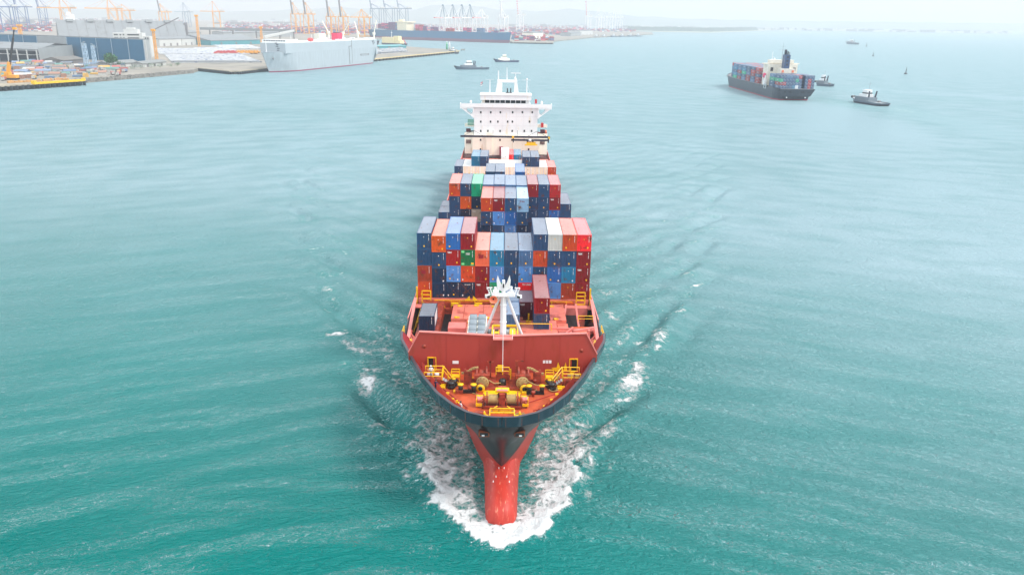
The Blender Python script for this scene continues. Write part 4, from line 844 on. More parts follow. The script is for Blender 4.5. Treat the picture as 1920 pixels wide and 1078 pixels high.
# ------------------------------------------------------------------ containers
_cm = {}
def container_mesh(L, H, col, mk):
    key = (L, H, col, mk)
    if key in _cm: return _cm[key]
    b = MB(); W = 2.438; hw = W/2; f = .11
    # corner posts, rails
    for x in (-hw, hw-f):
        for y in (0, L-f): b.box((x, y, 0), (x+f, y+f, H))
    for y in (0, L-f):
        b.box((-hw+f, y, 0), (hw-f, y+f, .15)); b.box((-hw+f, y, H-.13), (hw-f, y+f, H))
    for x in (-hw, hw-.08):
        b.box((x, f, 0), (x+.08, L-f, .15)); b.box((x, f, H-.1), (x+.08, L-f, H))
    # corrugated front end and sides
    def corr(n, dep):
        pts = []
        for k in range(n):
            for u, d_ in ((0, 0), (.28, 0), (.45, dep), (.83, dep)): pts.append(((k+u)/n, d_))
        return pts+[(1, 0)]
    if 'D' in mk:                                       # door end
        b.box((-hw+f, .04, .15), (hw-f, .08, H-.13))
        for x in (-.8, -.35, .35, .8): b.box((x-.03, -.01, .1), (x+.03, .04, H-.1), 2)
        b.box((-.02, .02, .15), (.02, .05, H-.13), 3)
    else:
        c_ = corr(9, .085); x0 = -hw+f; wd = W-2*f
        b.grid([[(x0+u*wd, .015+d_, .15) for u, d_ in c_], [(x0+u*wd, .015+d_, H-.13) for u, d_ in c_]], 0, False)
    b.box((-hw+f, L-.08, .15), (hw-f, L-.04, H-.13))
    n = int(L/.42); c_ = corr(n, .045)
    for s in (-1, 1): b.grid([[(s*(hw-.01-d_), f+u*(L-2*f), .15) for u, d_ in c_], [(s*(hw-.01-d_), f+u*(L-2*f), H-.1) for u, d_ in c_]], 0, False)
    n = int(L/.9); c_ = corr(n, .022)
    b.grid([[(-hw+.08, f*.5+u*(L-f), H-.015-d_) for u, d_ in c_], [(hw-.08, f*.5+u*(L-f), H-.015-d_) for u, d_ in c_]], 6, False)
    b.box((-hw+.1, .12, .02), (hw-.1, L-.12, .12))
    for x in (-hw, hw-.16):                              # corner castings
        for y in (-.006, L-.154):
            for z in (-.004, H-.11): b.box((x-.004, y, z), (x+.166, y+.16, z+.115), 4)
    yf = .008
    def sq(x, z, w_, h_, m): b.box((x-w_/2, yf-.012, z-h_/2), (x+w_/2, yf, z+h_/2), m)
    if 'n' in mk:
        for k in range(11):
            if k in (4,): continue
            sq(.80, H*.92-k*.105, .085, .07, 1)
    if 'y' in mk: sq(.0 if 'c' in mk else (.62 if 'r' in mk else -.62), H*.20, .24, .27, 2)
    if 'w' in mk: sq(-.05, H*.76, .13, .13, 1)
    if 'o' in mk: sq(-.05, H*.72, .15, .15, 2)
    if 'd' in mk: b.yprism([(.72, .25), (.87, .42), (.72, .59), (.57, .42)], yf-.012, yf, 1)
    if 'e' in mk: b.yprism([(-.92, .25), (-.77, .42), (-.92, .59), (-1.07, .42)], yf-.012, yf, 1)
    if 't' in mk: add_text(b, 'tex', -.98, yf-.006, H*.78, .72, 1)
    if 'C' in mk: add_text(b, 'CRONOS', -.62, yf-.006, H*.80, 1.05, 1)
    if 'T' in mk: add_text(b, 'TEX LINES', -.55, yf-.006, H*.84, 1.5, 1)
    if 'G' in mk:
        for x, z in ((-.85, H-.35), (-.85, .35)): sq(x, z, .5, .36, 5)
        sq(.75, .16, .55, .12, 5); sq(-.0, H*.78, .72, .10, 1); sq(0, H*.71, .72, .07, 1); sq(.78, .45, .45, .26, 2)
    if 'q' in mk: sq(-.2, H*.6, .8, .65, 3)
    if 'K' in mk: add_text(b, 'K line', -.62, yf-.006, H*.72, 1.0, 3)
    if 'S' in mk: b.box((hw-.006, 1.0, H*.2), (hw+.006, L-1.0, H*.9), 1)
    base = cmat(col)
    me = b.mesh('container', [base, m_sign, m_my, mat('mark_dark_red', S(140, 20, 34), .5), base, mat('patch_green', S(120, 215, 140), .5), roofmat(col)]); fixn(me)
    _cm[key] = me
    return me
ORD = ['', 'first', 'second', 'third', 'fourth', 'fifth', 'sixth', 'seventh', 'eighth', 'ninth', 'tenth', 'eleventh', 'twelfth', 'thirteenth']
ncol = [0]
def container(x, y, z, L, H, col, mk, label, group):
    me = container_mesh(L, H, col, mk); o = obj('shipping_container', me, None, (x+random.uniform(-.015, .015), y+random.uniform(-.06, .06), z))
    tag(o, label, 'container', group); return o
TNAME = {4: {0: 'bottom', 1: 'third', 2: 'second', 3: 'top'}, 3: {0: 'bottom', 1: 'middle', 2: 'top'}}
def cx(c): return (c-6.5)*2.5
GRP = 'containers on the deck of the oncoming ship'
# front stack: columns from the left, boxes bottom to top : (colour, marks, height)
A = {1: [('burnt orange', 'noy', 2.9), ('brown red', 'nq', 2.9), ('navy', 'w', 2.9), ('navy', 'nwyc', 2.9)],
     2: [('dark navy', 'nd', 2.59), ('dark navy', 'nd', 2.75), ('navy', 'nwyc', 2.9), ('orange', 'nwyr', 2.9)],
     3: [('dark navy', 'nwyce', 2.9), ('light blue', 'nwyd', 2.9), ('red', 'ntyr', 2.9), ('blue', 'nwy', 2.9)],
     4: [('dark navy', 'nCe', 2.9), ('burnt orange', 'noe', 2.9), ('green', 'nG', 2.9), ('dark red', 'noyr', 2.9)],
     5: [('dark red', 'ntyr', 2.9), ('dark red', 'noyr', 2.9), ('salmon orange', 'nq', 2.9)],
     6: [('mint green', 'n', 2.9), ('light blue', 'nwy', 2.9), ('teal blue', 'nwyc', 2.9)],
     7: [('navy', 'n', 2.9), ('navy', 'n', 2.9), ('navy', 'nwyc', 2.9)],
     8: [('bright red', 'T', 2.9), ('light blue', 'nwy', 2.9), ('slate blue', 'nwyc', 2.9)],
     9: [('navy', 'n', 2.9), ('navy', 'nw', 2.9), ('burnt orange', 'no', 2.9), ('navy', 'nw', 2.9)],
     10: [('light blue', '', 2.9), ('blue', 'nwyd', 2.9), ('navy', 'nwyc', 2.9), ('grey', 'o', 2.9)],
     11: [('brown red', 'noe', 2.9), ('teal blue', 'nwd', 2.9), ('navy', 'nwyc', 2.9), ('burnt orange', 'noy', 2.9)],
     12: [('dark red', 'noyr', 2.9), ('dark red', 'ntyr', 2.9), ('dark red', 'ntyr', 2.9), ('bright red', 'noyr', 2.9)]}
for c, st in A.items():
    z = 13.62
    for t, (col, mk, H) in enumerate(st):
        if (c, t) == (9, 0): pass
        nm = TNAME[len(st)][t]
        container(cx(c), 131.8, z, 12.19, H-.03, col, mk, f'{col} container, {nm} tier of the front stack, {ORD[c]} column from the left', GRP); z += H
def col_stack(c, y, base, boxes, L, bay, names):
    z = base; n_ = round((base-13.52)/2.7)
    for k in range(n_):                                  # the tiers below, down to the hatch cover
        h_ = (base-13.52)/n_; container(cx(c), y, 13.52+h_*k, L, h_-.03, ['navy', 'dark navy', 'dark red', 'navy'][(c+k) % 4], 'n', f'{["navy", "dark navy", "dark red", "navy"][(c+k) % 4]} container, {"bottom" if k == 0 else "next to bottom"} tier, {ORD[c]} column from left, {bay}', GRP)
    for (col, mk, H), nm in zip(boxes, names):
        container(cx(c), y, z, L, H-.03, col, mk, f'{col} container, {nm}, {ORD[c]} column from left, {bay}', GRP); z += H
# hatch boxes ahead of the front stack
container(5.0+1.05, 117.4, 13.52, 12.19, 2.58, 'navy', 'n', 'navy container under the long dark red one behind the foremast', GRP)
container(5.0+1.05, 117.4, 16.12, 12.19, 2.58, 'dark red', 'noyr', 'long dark red container alone in front of the stack, right of the maroon tex box', GRP)
container(3.75, 122.8, 13.52, 6.06, 2.58, 'maroon', 'nt', 'short maroon tex container right behind the foremast leg', GRP)
container(1.35, 117.0, 13.52, 6.03, 2.58, 'slate blue', 'n', 'nearer short slate blue container right behind the foremast tube', GRP)
container(1.35, 123.2, 13.52, 6.03, 2.58, 'slate blue', 'n', 'farther short slate blue container directly ahead of the front stack', GRP)
container(-11.95, 115.8, 13.55, 6.06, 2.58, 'dark navy', 'nS', 'single short dark blue container with white side at the left deck edge', GRP)
BB = 'four-box row behind front stack'
for c, st in {5: [('dark navy', 'n', 2.9), ('navy', 'nwyc', 2.9), ('burnt orange', 'noyr', 2.9)], 6: [('navy', 'n', 2.9), ('light blue', 'nwe', 2.9), ('dark red', 'ntyr', 2.9)],
              7: [('light blue', 'nw', 2.9), ('blue', 'nwy', 2.9), ('navy', 'nwyc', 2.9)], 8: [('dark navy', 'nw', 2.9), ('navy', 'nwyc', 2.9), ('pale blue', 'K', 2.9)]}.items():
    col_stack(c, 163.3, 15.9, st, 12.19, BB, ['third tier', 'second tier', 'top tier'])
BC = 'wide stack amidships'
for c, st in {1: [('navy', 'n', 2.5)], 2: [('navy', 'nw', 2.9), ('navy', 'nw', 2.9), ('burnt orange', 'noy', 2.9)], 3: [('dark navy', 'nw', 2.9), ('orange', 'nwyr', 2.9), ('navy', 'nw', 2.9)],
              4: [('beige', 't', 2.9), ('dark navy', 'nwyc', 2.9), ('mint green', 'n', 2.9)], 5: [('navy', 'n', 2.9), ('navy', 'n', 2.9), ('slate blue', '', 2.75)], 6: [('navy', 'n', 2.9), ('navy', 'n', 2.9), ('slate blue', '', 2.85)],
              7: [('navy', 'n', 2.9), ('navy', 'n', 2.9), ('slate blue', '', 2.75)], 8: [('navy', 'n', 2.9), ('navy', 'n', 2.9), ('slate blue', '', 2.7)],
              9: [('navy', 'nw', 2.9), ('navy', 'nwy', 2.9), ('dark red', 'no', 2.9)], 10: [('navy', 'nw', 2.9), ('navy', 'nwyc', 2.9), ('navy', 'nw', 2.9)], 11: [('blue', 'nw', 2.9), ('dark red', 'ntyr', 2.9), ('red', 'no', 2.9)],
              12: [('navy', 'n', 2.3), ('navy', 'n', 2.9)]}.items():
    if c == 1:
        container(cx(c), 175.6, 16.0, 6.05, 2.55, 'navy', 'n', 'nearer short navy container on the outer left edge beside the wide stack', GRP)
        container(cx(c), 181.8, 16.0, 6.05, 2.55, 'navy', 'n', 'farther short navy container on the outer left edge beside the wide stack', GRP)
        container(cx(c), 175.6, 13.5, 12.19, 2.47, 'dark navy', 'n', 'dark navy container at the foot of the outer left edge', GRP)
        continue
    b0 = 16.45 if c != 12 else 15.6
    col_stack(c, 175.5, b0, st, 12.19, BC, ['third tier', 'second tier', 'top tier'] if c != 12 else ['lower tier', 'upper tier'])
BD = 'narrow blue row amidships'
for c, co_ in ((5, 'navy'), (6, 'navy'), (8, 'blue')):
    col_stack(c, 197.4, 18.2, [('dark navy', 'n', 2.85), (co_, '', 2.85)], 12.19, BD, ['lower tier', 'top tier'])
BF = 'white row before deckhouse'
for c in range(1, 13):
    co_ = 'navy' if c == 1 else 'burnt orange' if c == 12 else 'cream'
    mk = 'nwyc' if c in (1, 12) else ('D' if c == 7 else random.choice(['Dyc', 'Dy', 'Dyr']))
    col_stack(c, 233.0, 13.6, [('cream' if 1 < c < 12 else 'navy', mk if 1 < c < 12 else 'n', 2.65), (co_, mk, 2.65)], 12.19, BF, ['lower tier', 'upper tier'])
for c, co_ in ((3, 'teal blue'), (4, 'navy'), (9, 'navy'), (10, 'navy')):
    container(cx(c), 233.0, 18.92, 12.19, 2.87, co_, 'nwyc' if c == 9 else 'n', f'{co_} container on top of the white row, {ORD[c]} column from the left', GRP)
for k in range(2): container(-.15, 250, 13.52+2.44*k, 6.06, 2.41, 'cream', '', f'{["lower", "upper"][k]} cream container under the plain white one before the deckhouse', GRP)
container(-.15, 250, 18.4, 6.06, 2.6, 'white', '', 'plain white container standing before the middle of the deckhouse', GRP)
container(1.5, 266.5, 13.52, 12.19, 3.47, 'bright red', 'n', 'red container with pale top just before the deckhouse', GRP)
container(4.0, 266.5, 13.52, 12.19, 3.47, 'teal blue', 'nw', 'blue container right of the red one just before the deckhouse', GRP)
# boxes on the middle deck that the stacks ahead hide in part
for c in (2, 4, 6, 7, 9, 11):
    container(cx(c), 146.3, 13.55, 12.19, 2.87, random.choice(['navy', 'dark red', 'blue']), 'n', f'low container in the gap behind the front stack, {ORD[c]} column from the left', GRP)

# ------------------------------------------------------------------ people on the bow
def person(x, y, z, rz, shirt, trousers, pose, label, hat=None):
    r = root('person', label, 'person', (x, y, z), rz)
    J = {'pel': (0, 0, .92, .13), 'wai': (0, 0, 1.08, .125), 'che': (0, .01, 1.30, .15), 'nec': (0, 0, 1.47, .06), 'hed': (0, -.01, 1.58, .085), 'top': (0, 0, 1.70, .08)}
    ed = [('pel', 'wai'), ('wai', 'che'), ('che', 'nec'), ('nec', 'hed'), ('hed', 'top')]
    for s, n in ((-1, 'l'), (1, 'r')):
        st = pose.get('stride', .06)*s
        J['hip'+n] = (s*.09, 0, .86, .09); J['kne'+n] = (s*.11, -.03+st, .48, .062); J['ank'+n] = (s*.11, st*1.6, .09, .042); J['toe'+n] = (s*.13, st*1.6-.17, .035, .035)
        J['sho'+n] = (s*.19, 0, 1.40, .065); e = pose.get('arm'+n, (.27, -.02, 1.12, .30, -.10, .90))
        J['elb'+n] = (s*e[0], e[1], e[2], .043); J['wri'+n] = (s*e[3], e[4], e[5], .03)
        ed += [('pel', 'hip'+n), ('hip'+n, 'kne'+n), ('kne'+n, 'ank'+n), ('ank'+n, 'toe'+n), ('che', 'sho'+n), ('sho'+n, 'elb'+n), ('elb'+n, 'wri'+n)]
        wx, wy, wz = J['wri'+n][:3]
        for f_, (dx, dz, ln) in enumerate([(-.03, 0, .075), (-.012, 0, .085), (.008, 0, .08), (.026, 0, .065), (-.05, .03, .05)]):
            k1 = 'f%s%da' % (n, f_); k2 = 'f%s%db' % (n, f_)
            J[k1] = (wx+s*.01, wy+dx, wz-.07+dz, .011); J[k2] = (wx, wy+dx*1.4-.01, wz-.08-ln+dz, .008); ed += [('wri'+n, k1), (k1, k2)]
    ks = list(J); me = bpy.data.meshes.new('b'); me.from_pydata([J[k][:3] for k in ks], [(ks.index(a), ks.index(c_)) for a, c_ in ed], [])
    o = bpy.data.objects.new('b', me); COL.objects.link(o); md = o.modifiers.new('s', 'SKIN')
    for k, sv in zip(ks, me.skin_vertices[0].data): sv.radius = (J[k][3]*(1.15 if k in ('che', 'wai', 'pel') else 1), J[k][3]*(.8 if k in ('che', 'wai', 'pel') else 1)); sv.use_root = k == 'pel'
    s2 = o.modifiers.new('u', 'SUBSURF'); s2.levels = 1; s2.render_levels = 1
    m2 = bpy.data.meshes.new_from_object(o.evaluated_get(bpy.context.evaluated_depsgraph_get())); bpy.data.objects.remove(o)
    for m_ in (m_skin, shirt, trousers, m_blk): m2.materials.append(m_)
    for p in m2.polygons:
        c_ = p.center; p.use_smooth = True
        p.material_index = 3 if c_.z < .13 else 2 if c_.z < 1.0 and abs(c_.x) < .24 else 0 if c_.z > 1.46 else (0 if abs(c_.x) > .245 and c_.z < 1.05 else 1)
    body = obj('body', m2, r)
    b = MB(); b.lathe([(.095, .0), (.115, .05), (.11, .11), (.06, .16), (.01, .17)], (0, .005, 1.62), 12); b.lathe([(.12, 0), (.12, .015)], (0, -.02, 1.64), 12) if hat else None
    b.build('helmet' if hat else 'hair', hat or m_blk, r)
    b = MB()
    for s in (-1, 1): b.cbox((s*.032, -.095, 1.60), (.018, .012, .01))
    b.cbox((0, -.1, 1.545), (.04, .01, .008)); b.build('face', m_drk, r)
    b = MB(); b.cbox((0, -.108, 1.57), (.02, .03, .035))
    for s in (-1, 1): b.cbox((s*.088, 0, 1.585), (.015, .03, .05))
    b.build('nose_and_ears', m_skin, r)
person(-5.15, 89.1, 13.3, 2.2, m_cloth_w, m_cloth_w, {'stride': .1}, 'person in white clothes standing at the left bow rail')
person(-8.75, 95.3, 13.3, 2.5, m_cloth_b, m_cloth_b, {'arml': (.28, -.1, 1.15, .24, -.3, 1.1)}, 'person in dark blue overalls standing below the left side platform')
person(-9.6, 97.6, 14.25, .3, m_cloth_w, m_cloth_g, {'armr': (.28, -.12, 1.16, .2, -.3, 1.15)}, 'person in white top and white helmet on the left side platform', m_wht)
# ------------------------------------------------------------------ the harbour
G0 = 3.5
m_gnd = mat('port_concrete', S(152, 147, 138), .9, 0, .14, .02, S(120, 122, 118), .4, .03, spec=.05)
m_con = mat('quay_concrete', S(164, 156, 140), .85, 0, .12, .1, S(120, 110, 98), .3, .3, spec=.05)
m_pil = mat('pile_dark', S(44, 52, 58), .8, 0, .2, .5)
m_rock = mat('revetment_rock', S(120, 118, 112), .9, 0, .35, .5, S(60, 62, 60), .5, .6)
m_roofg = mat('shed_roof_sheet', S(138, 143, 146), .95, 0, .07, .05, S(112, 112, 108), .12, .08, (1, 1, 1), spec=.08)
m_walg = mat('wall_sheet_grey', S(156, 162, 164), .5, 0, .06, .08)
m_walb = mat('wall_sheet_blue', S(0, 96, 134), .45, 0, .08, .08)
m_lbl = mat('mullion_pale', S(150, 178, 200), .5)
m_teal = mat('wall_teal', S(64, 150, 160), .5, 0, .08, .1)
m_wb = mat('plaster_white', S(204, 206, 204), .9, 0, .04, .1, spec=.1)
m_cy = mat('crane_yellow', S(234, 164, 40), .5, 0, .06, .2)
m_cbl = mat('crane_blue', S(56, 96, 150), .5, 0, .06, .2)
m_cw = mat('crane_white', S(238, 236, 236), .5, 0, .04, .2)
m_cg = mat('crane_grey', S(120, 142, 160), .5, 0, .06, .2)
m_dg = mat('boom_grey', S(120, 118, 120), .5, 0, .1, .2)
m_rd = mat('stripe_red', S(206, 66, 66), .5)
m_leaf = mat('foliage', S(52, 100, 62), .8, 0, .45, .4, objvar=.2)
m_bark = mat('bark', S(84, 66, 50), .9)
def road(P): return (P.x, P.y)
edge = [(-420, 176), (0, 160), (122, 151), (240, 141), (362, 131), (375, 127), (440, 133.5), (503, 127), (560, 121), (695, 111), (856, 96), (858, 93.3), (800, 90.5), (762, 87.5), (718, 84), (692, 80), (692, 74), (720, 71.5),
        (957, 77.3), (962, 79.5), (1037, 80.5), (1040, 76.5), (1110, 70), (1225, 64), (1222, 61), (1150, 57.5), (1100, 54), (1000, 49), (960, 47), (500, 40), (0, 32), (-600, 24)]
b = MB(); b.prism([road(gp(x, y, G0)) for x, y in edge], -3, G0)
tag(b.build('port_ground', m_gnd), None, None, None, 'structure')
# hills and the low far shores
def hill_strip(name, pts, d, depth, m, kind='structure', rough=0):
    b = MB(); rows = []
    tops = []
    n = 90; xs = [pts[0][0]+(pts[-1][0]-pts[0][0])*k/n for k in range(n+1)]
    for x in xs:
        y = float(np.interp(x, [p[0] for p in pts], [p[1] for p in pts])); P = yp(x, y, d); tops.append((P.x, max(P.z+rough*random.uniform(-1, 1), 1.5)))
    for j, (f_, hh) in enumerate([(0, 0), (.15, .35), (.35, .75), (.5, 1), (.7, .8), (1, 0)]):
        rows.append([(x, d-depth*.5+depth*f_+120*math.sin(x*.002+j), -1 if hh == 0 else z*hh*(1+.06*math.sin(x*.01+j*2))) for x, z in tops])
    b.grid(rows); return tag(b.build(name, m), None, None, None, kind)
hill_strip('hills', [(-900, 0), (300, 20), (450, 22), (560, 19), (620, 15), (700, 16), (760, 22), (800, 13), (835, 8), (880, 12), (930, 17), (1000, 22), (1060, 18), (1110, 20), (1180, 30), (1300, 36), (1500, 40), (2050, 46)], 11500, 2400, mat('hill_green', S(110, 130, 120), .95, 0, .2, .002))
b = MB(); isl = [(1160, 54), (1180, 58), (1240, 60), (1330, 61.5), (1420, 58.5), (1482, 55.5), (1478, 54.3), (1430, 54), (1380, 53), (1200, 50.5)]
b.prism([road(gp(x, y, 2)) for x, y in isl], -2, 2); tag(b.build('island', mat('island_sand', S(160, 165, 150), .9, 0, .2, .01)), None, None, None, 'structure')
b = MB()
for k in range(2600):
    t = random.random(); x = 1178+(1418-1178)*t; y0_ = np.interp(x, [1178, 1240, 1330, 1418], [57, 58.8, 60, 57.6]); P = gp(x, y0_-random.random()**1.4*3.2, 2); r_ = random.uniform(10, 22); h_ = random.uniform(10, 22)
    b.add([(P.x-r_, P.y-r_*.6, 2), (P.x+r_, P.y-r_*.6, 2), (P.x+r_*.6, P.y+r_, 2), (P.x-r_*.6, P.y+r_, 2), (P.x+random.uniform(-3, 3), P.y, 2+h_)], [(0, 1, 4), (1, 2, 4), (2, 3, 4), (3, 0, 4)])
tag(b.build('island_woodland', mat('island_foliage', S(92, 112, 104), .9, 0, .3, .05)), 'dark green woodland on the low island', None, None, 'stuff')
b = MB()
for k in range(420):
    x = random.uniform(980, 1900); P = yp(x, 42, random.uniform(6900, 7100)); s_ = random.uniform(8, 34); h_ = random.uniform(4, 22)
    b.box((P.x-s_, P.y-8, 0), (P.x+s_, P.y+8, h_), random.randint(0, 1))
tag(b.build('far_town', [m_wb, m_roofg]), 'pale distant buildings along the far shore', None, None, 'stuff')
# rubble slope
def slope(name, p0, p1, n, lab):
    b = MB(); rows = []
    for j in range(5):
        r = []
        for k in range(n+1):
            t = k/n; P = gp(p0[0]+(p1[0]-p0[0])*t, p0[1]+(p1[1]-p0[1])*t, G0); rr = lambda a: random.uniform(-a, a)
            r.append((P.x+j*.55+rr(.5), P.y-j*1.9+rr(.6), G0+.15-j*1.1+rr(.5)))
        rows.append(r)
    b.grid(rows, 0, False); return tag(b.build(name, m_rock), lab, None, None, 'stuff')
slope('rock_revetment', (122, 151), (364, 131), 240, 'grey rock slope along the shore before the sheds')
def quay(name, p0, p1, lab, nf, fender, top=m_con, wid=6, post=None):
    "deck edge on piles with fenders"
    r = root(name, lab, 'quay'); A_ = gp(*p0, G0); B_ = gp(*p1, G0); d = (B_-A_).normalized(); nn = Vector((d.y, -d.x, 0)); nn = nn if nn.y < 0 else -nn
    b = MB(); q = [A_, B_, B_+nn*wid, A_+nn*wid]
    if geometry.normal([v for v in q]).z < 0: q = q[::-1]
    b.prism([(v.x, v.y) for v in q], G0-1.0, G0+.2); b.build('quay_deck', top, r)
    for k in range(nf):
        P = A_.lerp(B_, (k+.5)/nf)+nn*(wid-.2); b = MB(); b.cbox((P.x, P.y, .9), (1.6, 1.2, 4.6)); b.build('pile', m_pil, r)
    b = MB(); P = A_+nn*(wid-2.2); Q = B_+nn*(wid-2.2); b.beam((P.x, P.y, .2), (Q.x, Q.y, .2), 1.5, 4.6); b.build('back_wall', m_pil, r)
    if fender:
        b = MB(); P = A_+nn*(wid+.1); Q = B_+nn*(wid+.1); b.beam((P.x, P.y, G0+.1), (Q.x, Q.y, G0+.1), .8, 1.3); b.build('fender_beam', fender, r)
    return r
quay('ship_quay', (375, 127), (440, 133.5), 'concrete quay edge on dark piles left of the grey car carrier', 22, None)
quay('ship_quay', (440, 133.5), (503, 127), 'concrete quay corner on dark piles at the bow of the grey car carrier', 20, None)
quay('ship_quay', (503, 127), (695, 111), 'quay edge hidden along the side of the grey car carrier', 10, None)
quay('finger_pier', (695, 111), (856, 96), 'long narrow pier with dark fenders right of the grey car carrier', 30, mat('pier_edge', S(214, 190, 140), .8), m_con)
quay('far_quay', (957, 79.3), (1037, 80.8), 'short concrete berth right of the long dark hull', 14, None)
q = root('loading_pier', 'low pier with yellow fender beam at the left edge of the photo', 'pier'); A_ = gp(-140, 166, 4); B_ = gp(124, 149.5, 4)
d = (B_-A_).normalized(); nn = Vector((d.y, -d.x, 0)); nn = nn if nn.y < 0 else -nn; b = MB(); W_ = 24
qq = [A_, B_, B_+nn*W_, A_+nn*W_]; b.prism([(v.x, v.y) for v in (qq if geometry.normal(qq).z > 0 else qq[::-1])], 3.3, 4.3); b.build('pier_deck', m_con, q)
for k in range(26):
    P = A_.lerp(B_, k/25)+nn*(W_-.4); b = MB(); b.cbox((P.x, P.y, 1.2), (2.2, 1.6, 5)); b.build('pile', m_pil, q)
b = MB(); P = A_+nn*(W_-4); Q = B_+nn*(W_-4); b.beam((P.x, P.y, .8), (Q.x, Q.y, .8), 1.5, 5); b.build('back_wall', m_pil, q)
b = MB(); P = A_.lerp(B_, .60)+nn*(W_+.2); Q = B_+nn*(W_+.2); b.beam((P.x, P.y, 4.6), (Q.x, Q.y, 4.6), 1.3, 1.8, 0); b.cbox((Q.x-1, Q.y+1, 5.2), (2.5, 2.5, 2.4)); b.cbox((P.x, P.y+1, 5.2), (3, 3, 3)); b.build('fender_beam', m_yel, q)
for k in range(9):
    P = A_.lerp(B_, .55+.05*k)+nn*(4+1.5*(k % 3)); b = MB(); b.cbox((0, 0, .8), (random.uniform(3, 7), random.uniform(2, 4), random.uniform(1, 2.2))); b.cbox((.4, .3, 1.9), (1.2, 1, .6)); o = b.build('pallet_stack', mat('timber', S(196, 150, 96), .8, 0, .2, .5), None, (P.x, P.y, 4.3), random.random()); tag(o, 'tan pallet stack lying on the low pier with yellow fender', 'pallets', 'pallet stacks on the left pier')

# ---- buildings
def frame(p0, p1, base=G0):
    A_ = gp(*p0, base); B_ = gp(*p1, base); d = (B_-A_); L_ = d.length; return A_, B_, L_, math.atan2(d.y, d.x)
# long shed with blue front: local x runs along the front from the left end, -y is outwards
A_, B_, L_, az = frame((-60, 99), (278, 118.5)); B0 = B_; H_ = zat(B0, 75)
sh = root('windbreak_wall', 'long tall wall of blue panels with a grey middle section', 'wall', A_, az)
Hz = H_-G0
b = MB(); b.box((0, .4, -2), (L_, 5, Hz)); b.build('wall_body', m_walg, sh)
b = MB(); b.box((-1, .2, Hz), (L_+.4, 5.6, Hz+.8)); b.build('top_rail', m_roofg, sh)
def xat(px_):    # distance along the front that shows at photo column px_
    best = min((abs((lambda P: 960+FPX*(P-CP).dot(cr)/(P-CP).dot(Fw))(A_.lerp(B_, k/600))-px_), k) for k in range(601)); return best[1]/600*L_
for x0, x1, n in ((-60, 21, 1), (23, 47, 1), (49, 73, 1), (131, 155, 1), (157, 184, 1), (186, 212, 1), (214, 243, 1), (245, 272, 1)):
    b = MB(); b.box((xat(x0), .1, 0), (xat(x1), .42, Hz-.4)); b.build('blue_panel', m_walb, sh)
for x0 in (22, 48, 74, 130, 156, 185, 213, 244, 273):
    b = MB(); b.box((xat(x0)-.35, -.1, 0), (xat(x0)+.35, .45, Hz-.2)); b.build('mullion', m_lbl, sh)
b = MB(); b.box((xat(273)+.4, .1, 0), (L_, .43, Hz)); b.build('end_panel', m_wb, sh)
for k in range(12): 
    pass
# open shed in front
C1 = gp(76, 119.5, G0); D1 = gp(139, 111, G0); E1 = gp(-70, 113, G0); zt1 = zat(C1, 93)
sh = root('open_shed', 'pale sheet-metal shed with open dark front at the left edge', 'warehouse')
b = MB(); nW = lambda a, c_: [(a.x, a.y), (c_.x, c_.y)]
def wallq(b, P, Q, z0, z1, m=0, t=.5):
    b.beam((P.x, P.y, (z0+z1)/2), (Q.x, Q.y, (z0+z1)/2), t, z1-z0, m)
wallq(b, C1, D1, G0, zt1+1.5)
for k in range(16):
    P = C1.lerp(D1, (k+.5)/16); b.cbox((P.x, P.y-.35, (G0+zt1)/2), (.5, .3, zt1-G0))
b.build('side_wall', m_walg, sh)
b = MB(); back_ = (D1-C1)*1.0; E2 = E1+back_; 
b.add([(E1.x, E1.y, zt1), (C1.x, C1.y, zt1), ((C1.x+D1.x)/2, (C1.y+D1.y)/2, zt1+5), ((E1.x+E2.x)/2, (E1.y+E2.y)/2, zt1+5), (E2.x, E2.y, zt1), (D1.x, D1.y, zt1+1), (E1.x, E1.y, zt1-2.2), (C1.x, C1.y, zt1-2.2)], [(0, 1, 2, 3), (3, 2, 5, 4), (6, 7, 1, 0)]); b.build('shed_roof', m_roofg, sh)
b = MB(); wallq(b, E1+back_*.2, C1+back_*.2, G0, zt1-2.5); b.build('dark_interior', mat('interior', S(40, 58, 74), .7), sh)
for k in range(9):
    P = E1.lerp(C1, k/8.2); b = MB(); b.cbox((P.x, P.y, (G0+zt1-2)/2+1), (1.2, 1.2, zt1-2-G0)); b.beam((P.x, P.y, G0+9), (P.x+13, P.y+3, G0+9), .7) if k < 8 else None; b.build('white_column', m_wb, sh)
# big gabled store
A_, B_, L_, az = frame((112, 79), (345, 78.5)); zr = zat(A_, 38)-G0
sh = root('gabled_store', 'very large grey gabled store with ridge vents behind the blue shed', 'warehouse', A_, az)
w2 = 38; b = MB()
b.add([(0, -w2, 0), (0, w2, 0), (0, w2, 5), (0, 0, zr), (0, -w2, 5), (L_, -w2, 0), (L_, w2, 0), (L_, w2, 5), (L_, 0, zr), (L_, -w2, 5)], [(0, 1, 2, 3, 4), (5, 9, 8, 7, 6), (0, 4, 9, 5), (1, 6, 7, 2)]); b.build('gable_wall', m_walg, sh)
b = MB(); b.add([(-1, -w2-1, 4.5), (-1, 0, zr+.4), (-1, w2+1, 4.5), (L_+1, -w2-1, 4.5), (L_+1, 0, zr+.4), (L_+1, w2+1, 4.5)], [(0, 3, 4, 1), (1, 4, 5, 2)]); b.build('roof', m_roofg, sh)
for k in range(6): b = MB(); x = L_*(.10+.155*k); b.box((x-6, -7, zr-2.5), (x+6, 7, zr+2.2)); b.build('ridge_vent', m_walg, sh)
for k in range(1, 14): b = MB(); b.beam((L_*k/14, -w2-1, 4.9), (L_*k/14, 0, zr+.8), .5); b.build('roof_seam', m_dg, sh)
